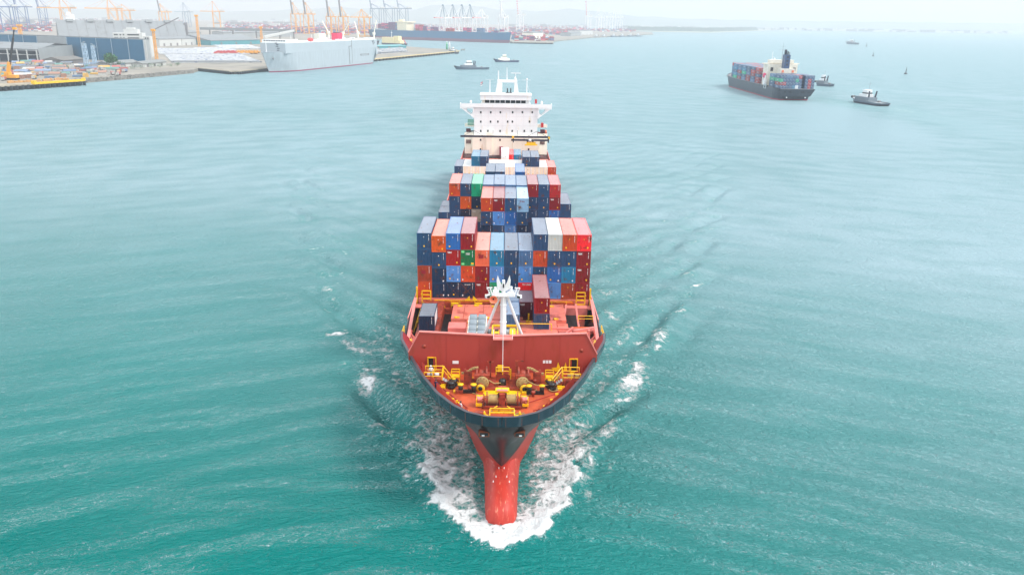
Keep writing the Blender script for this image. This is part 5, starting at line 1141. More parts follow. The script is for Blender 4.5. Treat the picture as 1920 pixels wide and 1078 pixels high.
# white block of flats / offices
A_ = gp(217, 107, G0); zt_ = zat(A_, 62)-G0; fl = root('office_block', 'white office block with dark windows rising behind the blue shed', 'building', A_, .12)
b = MB(); b.box((0, 0, 0), (38, 16, zt_)); b.box((14, 2, zt_), (32, 14, zt_+5)); b.box((17, 4, zt_+5), (27, 12, zt_+7)); b.box((38, 2, 0), (47, 14, zt_-4)); b.build('wall', m_wb, fl)
for z in (zt_-3.2, zt_-7.4, zt_-11.5):
    for x in (2, 4.5, 9, 13, 19, 41, 44):
        if z > zt_-5 and x > 38: continue
        b = MB(); b.box((x, -.15, z), (x+(2 if x != 19 else 15), .1, z+1.6)); b.build('window', m_gls, fl)
def simple_shed(name, lab, p0, p1, ytop, depth, wm, rm, ridge=0, cat='warehouse'):
    A_, B_, L_, az = frame(p0, p1); h = zat(A_.lerp(B_, .5), ytop)-G0; r = root(name, lab, cat, A_, az)
    b = MB(); b.box((0, 0, -1), (L_, depth, h)); b.build('wall', wm, r)
    b = MB(); b.add([(-1, -1, h), (-1, depth/2, h+ridge+.3), (-1, depth+1, h), (L_+1, -1, h), (L_+1, depth/2, h+ridge+.3), (L_+1, depth+1, h), (-1, -1, h-.6), (L_+1, -1, h-.6)], [(0, 3, 4, 1), (1, 4, 5, 2), (6, 7, 3, 0), (0, 1, 2), (3, 5, 4)]); b.build('roof', rm, r)
    b = MB()
    for k in range(3): b.box((L_*(.2+.3*k)-2, -.2, 0), (L_*(.2+.3*k)+2, .1, min(5, h*.7)))
    for k in range(1): b.build('gate', m_dg, r)
    return r
simple_shed('storage_block', 'left of two white windowless blocks beside the car park', (300, 87.5), (341, 86), 73, 40, m_wb, m_roofg, 3)
simple_shed('storage_block', 'right of two white windowless blocks beside the car park', (342, 86), (377, 84), 72, 40, m_wb, m_roofg, 3)
simple_shed('transit_shed', 'wide grey-roofed shed with teal wall behind the parked cars', (396, 85.5), (488, 83), 75.5, 110, m_teal, m_roofg, 9)
simple_shed('transit_shed', 'long low grey shed with flat roof left of the teal-walled shed', (300, 76), (378, 74), 61, 60, m_walg, m_roofg, 4)
simple_shed('transit_shed', 'grey shed half hidden by the conveyor gallery behind the teal-walled shed', (420, 70), (552, 69.5), 61, 80, m_walg, m_roofg, 2)
simple_shed('small_shed', 'turquoise-roofed low shed on the pier root right of the car carrier', (696, 92), (762, 90.5), 86.5, 40, m_teal, mat('roof_turquoise', S(96, 172, 176), .5), 1)
simple_shed('brown_shed', 'dark-roofed open shelter in front of the blue panels', (118, 121), (158, 118), 112, 25, m_dg, mat('roof_brown', S(110, 108, 104), .7), 3)
simple_shed('brown_shed', 'small grey-roofed house beside the tree at the rock slope', (205, 128), (260, 124), 118.5, 16, m_wb, mat('roof_slate', S(130, 134, 134), .7), 2.5)
simple_shed('brown_shed', 'low grey-roofed hut among shrubs near the quay corner', (268, 127), (312, 122.5), 117.5, 12, m_wb, MATS['roof_slate'], 2)
simple_shed('gate_building', 'low cream building on the far berth left of the striped boom crane', (1000, 73), (1018, 72.5), 62, 40, m_crm, m_roofg, 3)
simple_shed('gate_building', 'low pale building on the far berth beneath the second striped boom', (1088, 66.5), (1112, 65.5), 58, 50, m_wb, m_roofg, 2)
simple_shed('gate_building', 'grey low building between the far berth and the second striped boom', (1070, 68.5), (1090, 67.5), 62, 40, m_walg, m_roofg, 2)
# conveyor galleries
r = root('conveyor_gallery', 'long raised grey conveyor gallery with slanted end above the sheds', 'conveyor')
def hp(x, y, h): 
    P = gp(x, y+56, G0); z = zat(P, y); return Vector((P.x, P.y, z))
P1, P2 = gp(378, 77, G0), gp(552, 80, G0); z1, z2 = zat(P1, 54), zat(P2, 58); b = MB(); b.beam((P1.x, P1.y, z1), (P2.x, P2.y, z2), 5, 5.5); b.build('gallery', m_roofg, r)
b = MB(); P3 = gp(497, 90, G0); z3 = zat(P3, 70); b.beam((P3.x, P3.y, z3), (P2.x, P2.y, z2), 4, 4); b.build('slanted_gallery', m_wb, r)
for t in (.1, .35, .6, .85, 1): P = P1.lerp(P2, t); b = MB(); b.beam((P.x, P.y, G0), (P.x, P.y, z1+(z2-z1)*t), 2.5, 2.5); b.build('trestle', m_dg, r)
P4 = gp(300, 76, G0); z4 = zat(P4, 58); P5 = gp(352, 77, G0); z5 = zat(P5, 45)
r = root('conveyor_gallery', 'dark slanted conveyor running from the yellow column to the gabled store', 'conveyor'); b = MB(); b.beam((P4.x, P4.y, z4), (P5.x, P5.y, z5), 3, 3); b.beam((P5.x, P5.y, G0), (P5.x, P5.y, z5+2), 5); b.build('gallery', m_dg, r)
# slim columns and lattice towers
def lattice(x, y0_, y1_, wd, m, name, lab, cat, heads=False):
    P = gp(x, y0_, G0); h = zat(P, y1_)-G0; r = root(name, lab, cat, P); b = MB()
    for sx_ in (-1, 1):
        for sy in (-1, 1): b.beam((sx_*wd/2, sy*wd/2, 0), (sx_*wd*.35, sy*wd*.35, h), wd*.14)
    n = max(3, int(h/(wd*1.3)))
    for k in range(n):
        z0_, z1_ = h*k/n, h*(k+1)/n; a = wd/2*(1-.3*k/n)
        for s in (-1, 1): b.beam((-a, s*a, z0_), (a, s*a, z1_), wd*.1); b.beam((s*a, -a, z0_), (s*a, a, z1_), wd*.1); b.beam((-a, s*a, z1_), (a, s*a, z1_), wd*.1)
    b.build('lattice_mast', m, r)
    if heads:
        b = MB()
        for k in range(4): b.cbox((random.uniform(-2, 2), 0, h+k*1.2-2), (4.2-k*.6, .5, .6))
        b.build('lamp_array', m_gal, r)
    return r, h
m_lt = mat('lattice_pale', S(170, 196, 216), .5)
lattice(164, 128, 82, 4.0, m_lt, 'lattice_tower', 'pale lattice tower before the blue panels, left one', 'tower', True)
lattice(179, 126, 86, 3.4, m_lt, 'lattice_tower', 'pale lattice tower before the blue panels, right one', 'tower', True)
def column(x, y0_, y1_, w_, lab, jib=None):
    r, h = lattice(x, y0_, y1_, w_, m_cy, 'yellow_mast', lab, 'crane mast'); b = MB(); b.cbox((0, 0, h), (w_*1.5, w_*1.5, 3)); b.build('mast_head', m_cy, r)
    if jib: b = MB(); b.beam((0, 0, h), jib, 1.2); b.build('jib', m_dg, r)
column(294, 112, 57, 3.0, 'tall yellow mast standing among the parked cars', (30, 12, 52))
column(374, 88, 30, 3.5, 'tall yellow mast beside the right white block')
column(492, 90, 52, 3.5, 'yellow mast just left of the car carrier bow')
column(42, 84, 48, 5, 'orange-yellow mast behind the left blue panels')
# crawler crane on the left yard
P = gp(21, 150, G0); r = root('crawler_crane', 'yellow crane with long black boom near the left edge', 'crane', P)
b = MB(); b.box((-6, -3, 0), (6, 3, 1.6)); b.build('crawler_track', m_blk, r)
b = MB(); b.box((-6.5, -2.5, 1.6), (6, 2.5, 4.2)); b.box((-4, -2.6, 4.2), (0, 2.6, 6.5)); b.beam((-2, 0, 4), (1.2, 0, 15), 2.4); b.build('crane_body', m_cy, r)
b = MB(); zt_ = zat(P+Vector((11, 0, 0)), 54)-G0; b.beam((1.2, 0, 13), (8.2, 0, zt_*.82), 1.3); b.beam((8.2, 0, zt_*.82), (10.5, 0, zt_), .8); b.build('boom', m_blk, r)
b = MB(); b.cbox((10.8, 0, zt_), (3, 2, 2)); b.build('boom_head', m_cy, r)
# ---- ship-to-shore cranes
def sts_crane(x, yb, yg, ya, up, cm, rz, lab, group, boom=55, stripes=False, gauge=26, wid=20, boomx=1.0, curved=False):
    P = gp(x, yb, G0); h = zat(P, yg)-G0; ap = zat(P, ya)-G0; r = root('gantry_crane', lab, 'gantry crane', P, rz, group)
    # local: boom points to -Y
    t = 2.0
    for sx_ in (-1, 1):
        for sy in (-1, 1): b = MB(); b.beam((sx_*wid/2, sy*gauge/2, 0), (sx_*wid/2*.92, sy*gauge/2, h), t); b.build('leg', cm, r)
    b = MB()
    for sy in (-1, 1):
        b.beam((-wid/2, sy*gauge/2, 2.5), (wid/2, sy*gauge/2, 2.5), 2.2); b.beam((-wid/2, sy*gauge/2, h), (wid/2, sy*gauge/2, h), 2.2); b.beam((-wid/2, sy*gauge/2, h*.33), (wid/2, sy*gauge/2, h*.33), 1.5)
    for sx_ in (-1, 1): b.beam((sx_*wid/2, -gauge/2, h*.33), (sx_*wid/2, gauge/2, h*.33), 1.5); b.beam((sx_*wid/2*.95, gauge/2, h*.36), (sx_*wid/2*.95, -gauge/2, h*.97), 1.1)
    b.build('portal_frame', cm, r)
    b = MB(); b.box((-3, -gauge/2, h-1.4), (3, gauge/2+20, h+1.8)); b.build('girder', cm, r)
    ms = [cm, m_rd] if stripes else [m_dg if (up and cm is m_cy) else cm]
    if up:
        a = math.radians(82); n = 14
        for_ = boom; b = MB()
        for k in range(n):
            s0, s1 = for_*k/n, for_*(k+1)/n
            b.beam((0, -gauge/2-s0*math.cos(a), h+s0*math.sin(a)), (0, -gauge/2-s1*math.cos(a), h+s1*math.sin(a)), 4.2, 3.0, (k % 2) if stripes else 0)
        b.build('boom', ms, r)
    else:
        b = MB(); n = 14
        for k in range(n): b.box((-2.6, -gauge/2-boom*(k+1)/n, h-1.3), (2.6, -gauge/2-boom*k/n, h+1.3), (k % 2) if stripes else 0)
        b.build('boom', ms, r)
    b = MB()
    for sx_ in (-1, 1): b.beam((sx_*wid*.35, -gauge/2, h), (sx_*2, -gauge/2+3, ap), 1.2); b.beam((sx_*wid*.3, gauge/2, h), (sx_*2, -gauge/2+3, ap), .9)
    b.beam((-3, -gauge/2+3, ap), (3, -gauge/2+3, ap), 2.0)
    if curved: b.lathe([(3.2, -.8), (3.2, .8)], (0, -gauge/2+3, ap), 12, 0, 'Y')
    b.build('apex_frame', cm if not curved else m_cg, r)
    b = MB(); b.beam((0, -gauge/2+3, ap), (0, gauge/2+18, h+1.5), .5)
    if not up: b.beam((0, -gauge/2+3, ap), (0, -gauge/2-boom*.55, h+1.5), .5); b.beam((0, -gauge/2+3, ap), (0, -gauge/2-boom*.95, h+1.5), .4)
    b.build('stay', cm, r)
    b = MB(); b.box((-4.5, gauge/2+2, h+1.8), (4.5, gauge/2+17, h+7)); b.build('machinery_house', m_wb, r)
    b = MB(); b.box((2.6, -gauge/2+8, h-5), (5.4, -gauge/2+12, h-1.5)); b.build('cab', m_gal, r)
    return r
YG = 'yellow quay cranes'; R = math.radians
sts_crane(128, 60.5, 15.5, -6, False, m_cy, R(-75), 'yellow crane with boom lowered to the left, above the gable end of the grey store', YG, 62)
sts_crane(216, 60.5, 16.5, -2, False, m_cy, R(-75), 'yellow crane with lowered boom above the middle of the grey store roof', YG, 66)
sts_crane(240, 57, 20, 9, False, m_cy, R(-75), 'smaller yellow crane right behind the second lowered boom', YG, 40)
sts_crane(310, 57, 23, 8, True, m_cy, R(-35), 'yellow crane with grey raised boom over the right end of the grey store', YG, 70)
sts_crane(352, 52, 23, 6, False, m_cg, R(-40), 'grey crane between two yellow cranes above the conveyor', 'grey quay cranes', 40)
sts_crane(408, 56, 22, 3, False, m_cy, R(-78), 'yellow crane with boom lowered left above the teal-walled shed', YG, 46)
sts_crane(556, 62.5, 27, 6, True, m_cy, R(-28), 'leftmost yellow crane of the group behind the car carrier, boom raised', YG, 70)
sts_crane(580, 64.5, 27, 6, True, m_cy, R(-28), 'second yellow crane behind the car carrier, boom raised', YG, 70)
sts_crane(622, 66, 32, 14, True, m_cy, R(-20), 'third yellow crane behind the car carrier, boom raised', YG, 70)
sts_crane(645, 67, 32, 14, True, m_cy, R(-20), 'fourth yellow crane behind the car carrier, boom raised', YG, 70)
sts_crane(684, 70, 33, 19, False, m_cy, R(-30), 'rightmost yellow crane behind the car carrier, its boom lowered', YG, 45)
sts_crane(16, 62, 13.5, -12, True, m_cbl, R(-40), 'nearest blue crane at the left edge of the photo', 'blue quay cranes', 60, gauge=34, wid=26)
sts_crane(46, 57, 13.5, -8, True, m_cbl, R(-40), 'second blue crane from the left edge of the photo', 'blue quay cranes', 60, gauge=30)
sts_crane(84, 52, 14, -6, True, m_cbl, R(-40), 'third blue crane from the left, in front of the lowered yellow boom', 'blue quay cranes', 60)
for k, x in enumerate((706, 731, 756)):
    sts_crane(x, 62, 17, 8, True, m_cg, R(-65), ['left', 'middle', 'right'][k]+' one of three tall grey cranes behind the purple container stacks', 'tall grey cranes', 60, gauge=34, wid=30)
WG = 'white quay cranes behind the long dark ship'
for k, (x, y) in enumerate([(834, 71), (852, 72), (869, 73), (884, 73), (905, 74), (943, 75)]):
    sts_crane(x, y, 34, 11 if k < 4 else 18, k == 5, m_cw, R(-24), ['first', 'second', 'third', 'fourth', 'fifth', 'last'][k]+' white crane from the left behind the long dark ship', WG, 50, stripes=(k % 2 == 0), curved=k < 4)
sts_crane(975, 60, 29, 17, True, m_cw, R(-50), 'white crane with red-striped raised boom right of the long dark ship', 'cranes with striped booms', 75, stripes=True)
sts_crane(1102, 58, 31, 20, True, m_cw, R(-50), 'white crane with red-striped raised boom above the far terminal', 'cranes with striped booms', 90, stripes=True)
for k, x in enumerate((1122, 1132, 1143, 1153, 1162)):
    sts_crane(x, 57, 33, 15+4*(k % 3), False, m_cw, R(-40), ['first', 'second', 'third', 'fourth', 'last'][k]+' pale crane from the left at the tip of the far terminal', 'pale cranes at the far terminal', 40)
# ---- parked cars
def car_mesh(pm):
    b = MB(); b.box((-.9, -2.2, .25), (.9, 2.2, .85)); b.add([(-.85, -1.3, .85), (.85, -1.3, .85), (.85, 1.9, .85), (-.85, 1.9, .85), (-.7, -.7, 1.45), (.7, -.7, 1.45), (.7, 1.4, 1.45), (-.7, 1.4, 1.45)], [(0, 1, 5, 4), (1, 2, 6, 5), (2, 3, 7, 6), (3, 0, 4, 7)], 1)
    b.box((-.7, -.7, 1.45), (.7, 1.4, 1.48))
    for x in (-.92, .72):
        for y in (-1.4, 1.4): b.lathe([(.33, 0), (.33, .2)], (x, y, .33), 8, 2, 'X')
    me = b.mesh('car', [pm, m_gls, m_blk]); fixn(me); return me
car_m = [car_mesh(mat('car_'+n, c_, .5, 0, .03)) for n, c_ in (('white', (.74, .76, .78)), ('silver', (.60, .64, .68)), ('white2', (.72, .76, .82)), ('grey', (.30, .33, .37)), ('blue', (.12, .2, .4)))]
CN = ['white', 'silver', 'white', 'grey', 'blue']
cnt = 0; stuffb = MB()
def park(p0, p1, p2, rows, cols_, lab, grp, lim, skip=.06):
    "p0-p1 front line, p2 far left corner: rows of cars nose to tail"
    global cnt
    A_, B_, D_ = gp(*p0, G0+.02), gp(*p1, G0+.02), gp(*p2, G0+.02); az = math.atan2((B_-A_).y, (B_-A_).x); n_here = 0
    for j in range(rows):
        if j % 6 == 5: continue
        for i in range(cols_):
            if random.random() < skip: continue
            P = A_+(B_-A_)*((i+.5)/cols_)+(D_-A_)*((j+.5)/rows); k = random.choices(range(5), (6, 3, 5, 1, .5))[0]
            if n_here < lim and cnt < 300:
                o = obj('parked_car', car_m[k], None, (P.x, P.y, G0+.02), az+.35+random.uniform(-.02, .02)); tag(o, f'{CN[k]} new car in the {(ORD+["far"]*20)[j+1]} row from the water, {lab}', 'car', grp); cnt += 1; n_here += 1
            else:
                T = Matrix.Translation(P) @ Matrix.Rotation(az+.35, 4, 'Z'); m_ = [0, 1, 0, 2, 2][k]
                stuffb.box((-.9, -2.2, .3), (.9, 2.2, .9), m_, T); stuffb.box((-.75, -1, .9), (.75, 1.5, 1.22), 3, T); stuffb.box((-.78, -.9, 1.22), (.78, 1.4, 1.5), m_, T)
park((322, 118.5), (492, 118), (308, 104), 52, 40, 'big car park', 'cars in the front rows of the car park', 215)
park((300, 103), (470, 103), (285, 92), 60, 50, '', '', 0); park((420, 93), (492, 92), (400, 86), 40, 34, '', '', 0); park((372, 97), (425, 96), (362, 91), 24, 22, '', '', 0)
park((696, 103.5), (765, 98), (694, 94), 18, 34, 'pier right of the carrier', 'cars on the pier', 85)
tag(stuffb.build('parked_cars_mass', [car_m[0].materials[0], car_m[1].materials[0], car_m[4].materials[0], m_gls]), 'dense rows of pale parked cars filling the car park', None, None, 'stuff')
# yellow and red machines
for k in range(26):
    x = 405+82*k/26+random.uniform(-1, 1); P = gp(x, 102.5-(k % 3)*1.4-(x-405)*.01, G0); yel = k > 12
    m_ = m_cy if yel else mat('machine_red', S(200, 60, 60), .5); r = root('wheel_loader', ('yellow' if yel else 'red')+' machine in the bright row in the middle of the car park', 'machine', P, 1.2, ('yellow' if yel else 'red')+' machines in the car park')
    b = MB(); b.box((-1.3, -3, .8), (1.3, 3, 2.4)); b.box((-1.1, -.5, 2.4), (1.1, 1.5, 3.8)); b.beam((0, -2.5, 2), (0, -6, 4.0), .7); b.build('machine_body', m_, r)
    b = MB()
    for sx_ in (-1.4, .9):
        for y in (-1.9, 1.9): b.lathe([(.85, 0), (.85, .5)], (sx_, y, .85), 8, 0, 'X')
    b.build('wheel_set', m_blk, r)
# ---- yard clutter on the left
cl = [S(70, 120, 170), S(200, 70, 60), S(236, 180, 40), S(60, 140, 130), S(210, 210, 205), S(90, 96, 104), S(180, 120, 90), S(120, 150, 190)]
cl = [tuple(a*.6+.4*g_ for a, g_ in zip(c_, (.22, .22, .21))) for c_ in cl]
clm = [mat('clutter_%d' % k, c_, .6, 0, .12, .5) for k, c_ in enumerate(cl)]; cln = ['blue', 'red', 'yellow', 'teal', 'white', 'grey', 'brown', 'pale blue']
pos = []
for k in range(165):
    for _ in range(20):
        x = random.uniform(0, 235); y = random.uniform(119, 152-.045*x)
        if y < 124 and x > 110: continue
        P = gp(x, y, G0)
        if all((P-Q).length > 6 for Q in pos): break
    pos.append(P); where = ['behind the yellow pier', 'near the crawler crane', 'before the open shed', 'before the pale side wall', 'before the blue panels', 'by the lattice towers', 'near the tree'][min(6, int((x+4*(y-119))//45))]; c_ = random.randrange(8); kind = random.choice(['hut', 'crate', 'truck', 'pipe']); b = MB(); rz_ = random.uniform(-.3, .3)+.35
    if kind == 'hut':
        w_, d_, h_ = random.uniform(3, 7), random.uniform(3, 5), random.uniform(2.4, 3.4); r = root('site_hut', f'small hut with {cln[c_]} roof {where} in the left yard', 'hut', P, rz_, f'huts with {cln[c_]} roofs in the left yard')
        b.box((-w_, -d_, 0), (w_, d_, h_)); b.build('wall', clm[4 if c_ != 4 else 6], r); b = MB(); b.add([(-w_-.5, -d_-.5, h_), (w_+.5, -d_-.5, h_), (w_+.5, 0, h_+1.6), (-w_-.5, 0, h_+1.6), (w_+.5, d_+.5, h_), (-w_-.5, d_+.5, h_)], [(0, 1, 2, 3), (3, 2, 4, 5)]); b.build('roof', clm[c_], r)
    elif kind == 'truck':
        r = root('yard_truck', f'truck with {cln[c_]} body {where} in the left yard', 'truck', P, rz_, f'trucks with {cln[c_]} bodies in the left yard'); b.box((-1.25, -2.2, 1.1), (1.25, 5, 3.2)); b.build('truck_body', clm[c_], r)
        b = MB(); b.box((-1.2, -4.6, .8), (1.2, -2.4, 2.9)); b.build('cab', clm[4], r); b = MB()
        for y in (-3.6, 1.8, 3.6): b.lathe([(.5, 0), (.5, 2.4)], (-1.2, y, .5), 8, 0, 'X')
        b.build('wheel_set', m_blk, r)
    elif kind == 'crate':
        b.box((-1.2, -3, 0), (1.2, 3, 2.6)); b.box((1.35, -2.6, 0), (3.6, 3.2, 2.4)); b.box((-1, -2.6, 2.6), (3.2, 2.6, 3.4)); tag(b.build('crate_pile', clm[c_], None, P, rz_), f'pile of {cln[c_]} crates {where} in the left yard', 'crates', f'{cln[c_]} crate piles in the left yard')
    else:
        for i in range(5): b.tube((-4, i*.9, .45), (4, i*.9, .45), .44, n=8)
        for i in range(4): b.tube((-4, .45+i*.9, 1.2), (4, .45+i*.9, 1.2), .44, n=8)
        tag(b.build('pipe_stack', clm[c_], None, P, rz_), f'stack of {cln[c_]} pipes {where} in the left yard', 'pipes', f'{cln[c_]} pipe stacks in the left yard')
# ---- trees and shrubs
def tree(x, y, h, w_, lab, grp, n=420):
    P = gp(x, y, G0); r = root('broadleaf_tree' if h > 5 else 'shrub', lab, 'tree' if h > 5 else 'shrub', P, 0, grp)
    b = MB(); b.tube((0, 0, 0), (.3, 0, h*.5), h*.04, h*.02, 6); b.tube((.2, 0, h*.4), (w_*.25, 0, h*.75), h*.02, h*.008, 5); b.tube((.2, 0, h*.4), (-w_*.25, .3, h*.7), h*.02, h*.008, 5); b.build('trunk', m_bark, r)
    b = MB(); lob = [(random.uniform(-.5, .5)*w_, random.uniform(-.5, .5)*w_, h*random.uniform(.45, .85), random.uniform(.25, .42)*w_) for _ in range(7)]
    for _ in range(n):
        lx, ly, lz, lr = random.choice(lob); v = Vector((random.gauss(0, 1), random.gauss(0, 1), random.gauss(0, 1))).normalized()*lr*random.uniform(.6, 1.05); c_ = Vector((lx, ly, lz))+v; s_ = h*random.uniform(.03, .06)
        a = Vector((random.gauss(0, 1), random.gauss(0, 1), random.gauss(0, 1))).normalized()*s_; d_ = v.cross(a).normalized()*s_ if v.cross(a).length > 1e-6 else Vector((s_, 0, 0)); b.add([c_-a-d_, c_+a-d_, c_+a+d_, c_-a+d_], [(0, 1, 2, 3)])
    b.build('crown', m_leaf, r, fix=False)
tree(213, 129, 14, 12, 'large green tree standing at the rock slope before the blue panels', None, 700)
for k, (x, y, h, w_) in enumerate([(226, 127, 6.5, 7), (252, 129.5, 3.5, 8), (268, 128.5, 3, 7), (284, 127.5, 4, 6), (300, 126.8, 3.5, 7), (318, 125.8, 3, 6), (333, 124.2, 4, 5)]):
    tree(x, y, h, w_, ['tall', 'second', 'third', 'fourth', 'fifth', 'sixth', 'last'][k]+' green shrub from the tree along the rock slope', 'shrubs along the rock slope', 200)
# ---- container yards
ybox = {}
yc = ['dark red', 'red', 'navy', 'slate blue', 'purple', 'pink', 'teal blue', 'grey', 'burnt orange', 'maroon', 'green', 'white']
def ybm(c_):
    if c_ not in ybox:
        b = MB(); b.box((-1.22, -6.1, 0), (1.22, 6.1, 2.6)); 
        for k in range(12): b.box((-1.25, -5.9+k, .15), (1.25, -5.5+k, 2.45))
        b.box((-1.24, -6.13, 2.5), (1.24, 6.13, 2.64)); me = b.mesh('yard_container', [cmat(c_)]); fixn(me); ybox[c_] = me
    return ybox[c_]
nyc = 0
def stack(x, y, tiers, cols_, where, az, w=None):
    global nyc
    P = gp(x, y, G0)
    for i in range(cols_):
        for t in range(random.randint(max(1, tiers-2), tiers)):
            if nyc >= 12: return
            c_ = random.choices(yc, w or (4, 4, 4, 4, 3, 2, 2, 1.5, 2, 2, .7, 1))[0]; q_ = P+Vector((math.cos(az), math.sin(az), 0))*2.55*i
            o = obj('yard_container', ybm(c_), None, (q_.x, q_.y, G0+2.65*t), az); tag(o, f'{c_} container stacked in the yard {where}', 'container', f'{c_} containers {where}'); nyc += 1
for k in range(13): stack(random.uniform(962, 1035), random.uniform(72, 77.5), 4, 4, 'on the far berth', math.radians(96))
for k in range(14): stack(1040+60*random.random(), random.uniform(58, 66), 5, 3, 'under the striped boom crane', math.radians(96), (6, 6, 1, 1, 1, 5, 1, 1, 2, 1, 0, 1))
for k in range(10): stack(random.uniform(2, 95), random.uniform(50, 57), 4, 3, 'behind the left blue cranes', math.radians(80))
b = MB(); ms = [cmat(c_) for c_ in yc]
regs = [((1040, 1100), (57, 66), 160), ((962, 1035), (71, 77.5), 90), ((2, 95), (50, 57), 60), ((0, 96), (40, 60), 420), ((90, 350), (33, 46), 300), ((420, 560), (43, 60), 520), ((500, 700), (46, 64), 900), ((700, 830), (48, 66), 420), ((820, 960), (54, 70), 420), ((960, 1100), (50, 66), 600), ((1100, 1190), (56, 60), 200)]
for (xa, xb), (ya, yb_), n in regs:
    for _ in range(n):
        x = random.uniform(xa, xb); y = random.uniform(ya, yb_); P = gp(x, y, G0); T = Matrix.Translation(P) @ Matrix.Rotation(math.radians(random.choice((88, 88, -4))), 4, 'Z')
        for t in range(random.randint(1, 4)): k = random.choices(range(12), (4, 4, 4, 4, 3, 3, 2, 2, 2, 2, .7, 1.5))[0]; b.box((-1.2, -6.1, 2.65*t), (1.2, 6.1, 2.65*t+2.6), k, T)
tag(b.build('container_yard_mass', ms, fix=False), 'endless stacked containers filling the hazy terminal yards', None, None, 'stuff')
b = MB()
for _ in range(260):
    x = random.choice([random.uniform(0, 300), random.uniform(400, 800), random.uniform(960, 1100)]); y = random.uniform(36, 52); P = gp(x, max(y, 30+.0142*x), G0)
    w_ = random.uniform(8, 40); b.box((P.x-w_, P.y-10, G0), (P.x+w_, P.y+10, G0+random.uniform(5, 22)), random.randint(0, 1))
tag(b.build('far_warehouses_mass', [m_wb, m_roofg]), 'pale far warehouses behind the container yards', None, None, 'stuff')
# ------------------------------------------------------------------ ships
def hull_mesh(b, L, B, H, z0=-2, bow=.16, stern=.10, rake=6, tw=.8, bowh=0, m=0, mdeck=1, n=40, flare=1.0, sw=.5):
    "bow towards +Y, stern at 0"
    zs = [z0, 0, H*.25, H*.5, H*.75, H]
    def wf(t, zf):
        w_ = 1.0
        if t < stern: u = 1-t/stern; w_ = 1-(1-tw)*u**2-(1-zf)*sw*u**1.5*tw
        if t > 1-bow: u = (t-(1-bow))/bow; w_ = 1-u**(1.6+flare*1.2*zf)
        return max(w_, 0)
    ht = lambda t: H+bowh*max(0, (t-(1-bow*1.2))/(bow*1.2))**1.3
    for s in (-1, 1):
        rows = []
        for j, z in enumerate(zs):
            zf = max(z, 0)/H
            rows.append([(s*B/2*wf(k/n, zf), (k/n)*L+rake*(zf-1)*(max(0, k/n-.8)/.2)+((1-zf)*rake*.6 if k == 0 else 0), z*ht(k/n)/H if z > 0 else z) for k in range(n+1)])
        b.grid(rows, m, True)
    b.grid([[(-B/2*tw, 0, H), (B/2*tw, 0, H)], [(-B/2*tw*(1-.3*sw), rake*.2, H*.4), (B/2*tw*(1-.3*sw), rake*.2, H*.4)], [(-B/2*tw*(1-sw), rake*.6, 0), (B/2*tw*(1-sw), rake*.6, 0)], [(-B/2*tw*(1-sw), rake*.6, z0), (B/2*tw*(1-sw), rake*.6, z0)]], m, False)
    b.grid([[(-B/2*wf(k/n, 1)*.99, k/n*L, ht(k/n)-.6) for k in range(n+1)], [(B/2*wf(k/n, 1)*.99, k/n*L, ht(k/n)-.6) for k in range(n+1)]], mdeck, False)
def place(stern_px, bow_px):
    A_ = gp(*stern_px); B_ = gp(*bow_px); d = B_-A_; return A_, d.length, math.atan2(d.y, d.x)-math.pi/2
# grey car carrier
A_, L_, rz = place((690, 118), (495, 137.4)); top_ = 31.0
cc = root('car_carrier', 'huge grey car carrier moored at the quay by the car park', 'ship', A_, rz)
b = MB(); hull_mesh(b, L_, 32, 21, bow=.19, stern=.10, rake=10, tw=1.0, bowh=1, flare=1.3, sw=.5)
b.build('hull', [hull_paint('carrier_grey', S(168, 178, 184), S(140, 66, 92), 1.3, .45, 0), m_gal], cc)
b = MB(); b.box((-15.9, 2, 20.2), (15.9, L_-21, top_)); b.yprism([(-16.2, 20.5), (-12, 20.5), (-15.9, 12), (-16, 12)], 2, 6) ; b.build('upper_hull', mat('carrier_upper', S(172, 182, 188), .45, 0, .03, .05), cc)
b = MB(); b.box((-15.6, 3, top_), (15.6, L_-22, top_+.5)); b.build('top_deck', m_wht, cc)
b = MB(); b.box((-15.5, L_-42, top_+.5), (15.5, L_-24, top_+3.6)); b.build('wheelhouse', m_wht, cc)
for k in range(9): b = MB(); b.box((-14+3.1*k, L_-24.1, top_+1.8), (-11.8+3.1*k, L_-23.9, top_+2.9)); b.build('bridge_window', m_gls, cc)
for k in range(34):
    y = random.uniform(6, L_-50); x = random.choice([-14, -12, -8, 0, 6, 12]); b = MB(); b.box((x-1.5, y-3, top_+.5), (x+1.5, y+random.uniform(1, 6), top_+random.uniform(1.5, 3.2))); b.build('vent_housing', m_wht, cc)
b = MB(); b.box((-3, L_*.30, top_+.5), (5, L_*.30+13, top_+9)); b.build('funnel', mat('funnel_pink', S(220, 34, 84), .5), cc)
b = MB(); b.box((-2, L_*.30+2, top_+9), (4, L_*.30+10, top_+9.8)); b.build('funnel_top', m_blk, cc)
b = MB(); b.lathe([(.5, 0), (3.2, .7), (3.6, 2.5), (2.4, 4)], (-10, L_*.66, top_+.5), 12); b.build('red_dome', mat('dome_red', S(226, 84, 84), .5), cc)
b = MB(); b.beam((-15.98, L_*.33, 2.5), (-15.98, L_*.33, 24), .7); b.beam((-15.98, L_*.30, 2.5), (-15.98, L_*.30, 33), .35); b.beam((-15.98, L_*.33, 24), (-15.98, L_*.30, 24.4), .6); b.build('side_door_seam', m_dg, cc)
b = MB(); b.box((-16.06, L_*.11, 11.5), (-15.9, L_*.21, 13.7)); b.build('side_ramp', m_dg, cc)
b = MB(); b.box((-16.12, L_*.12, 12.2), (-16.0, L_*.20, 13.0)); b.build('side_ramp_plate', m_gal, cc)
b = MB()
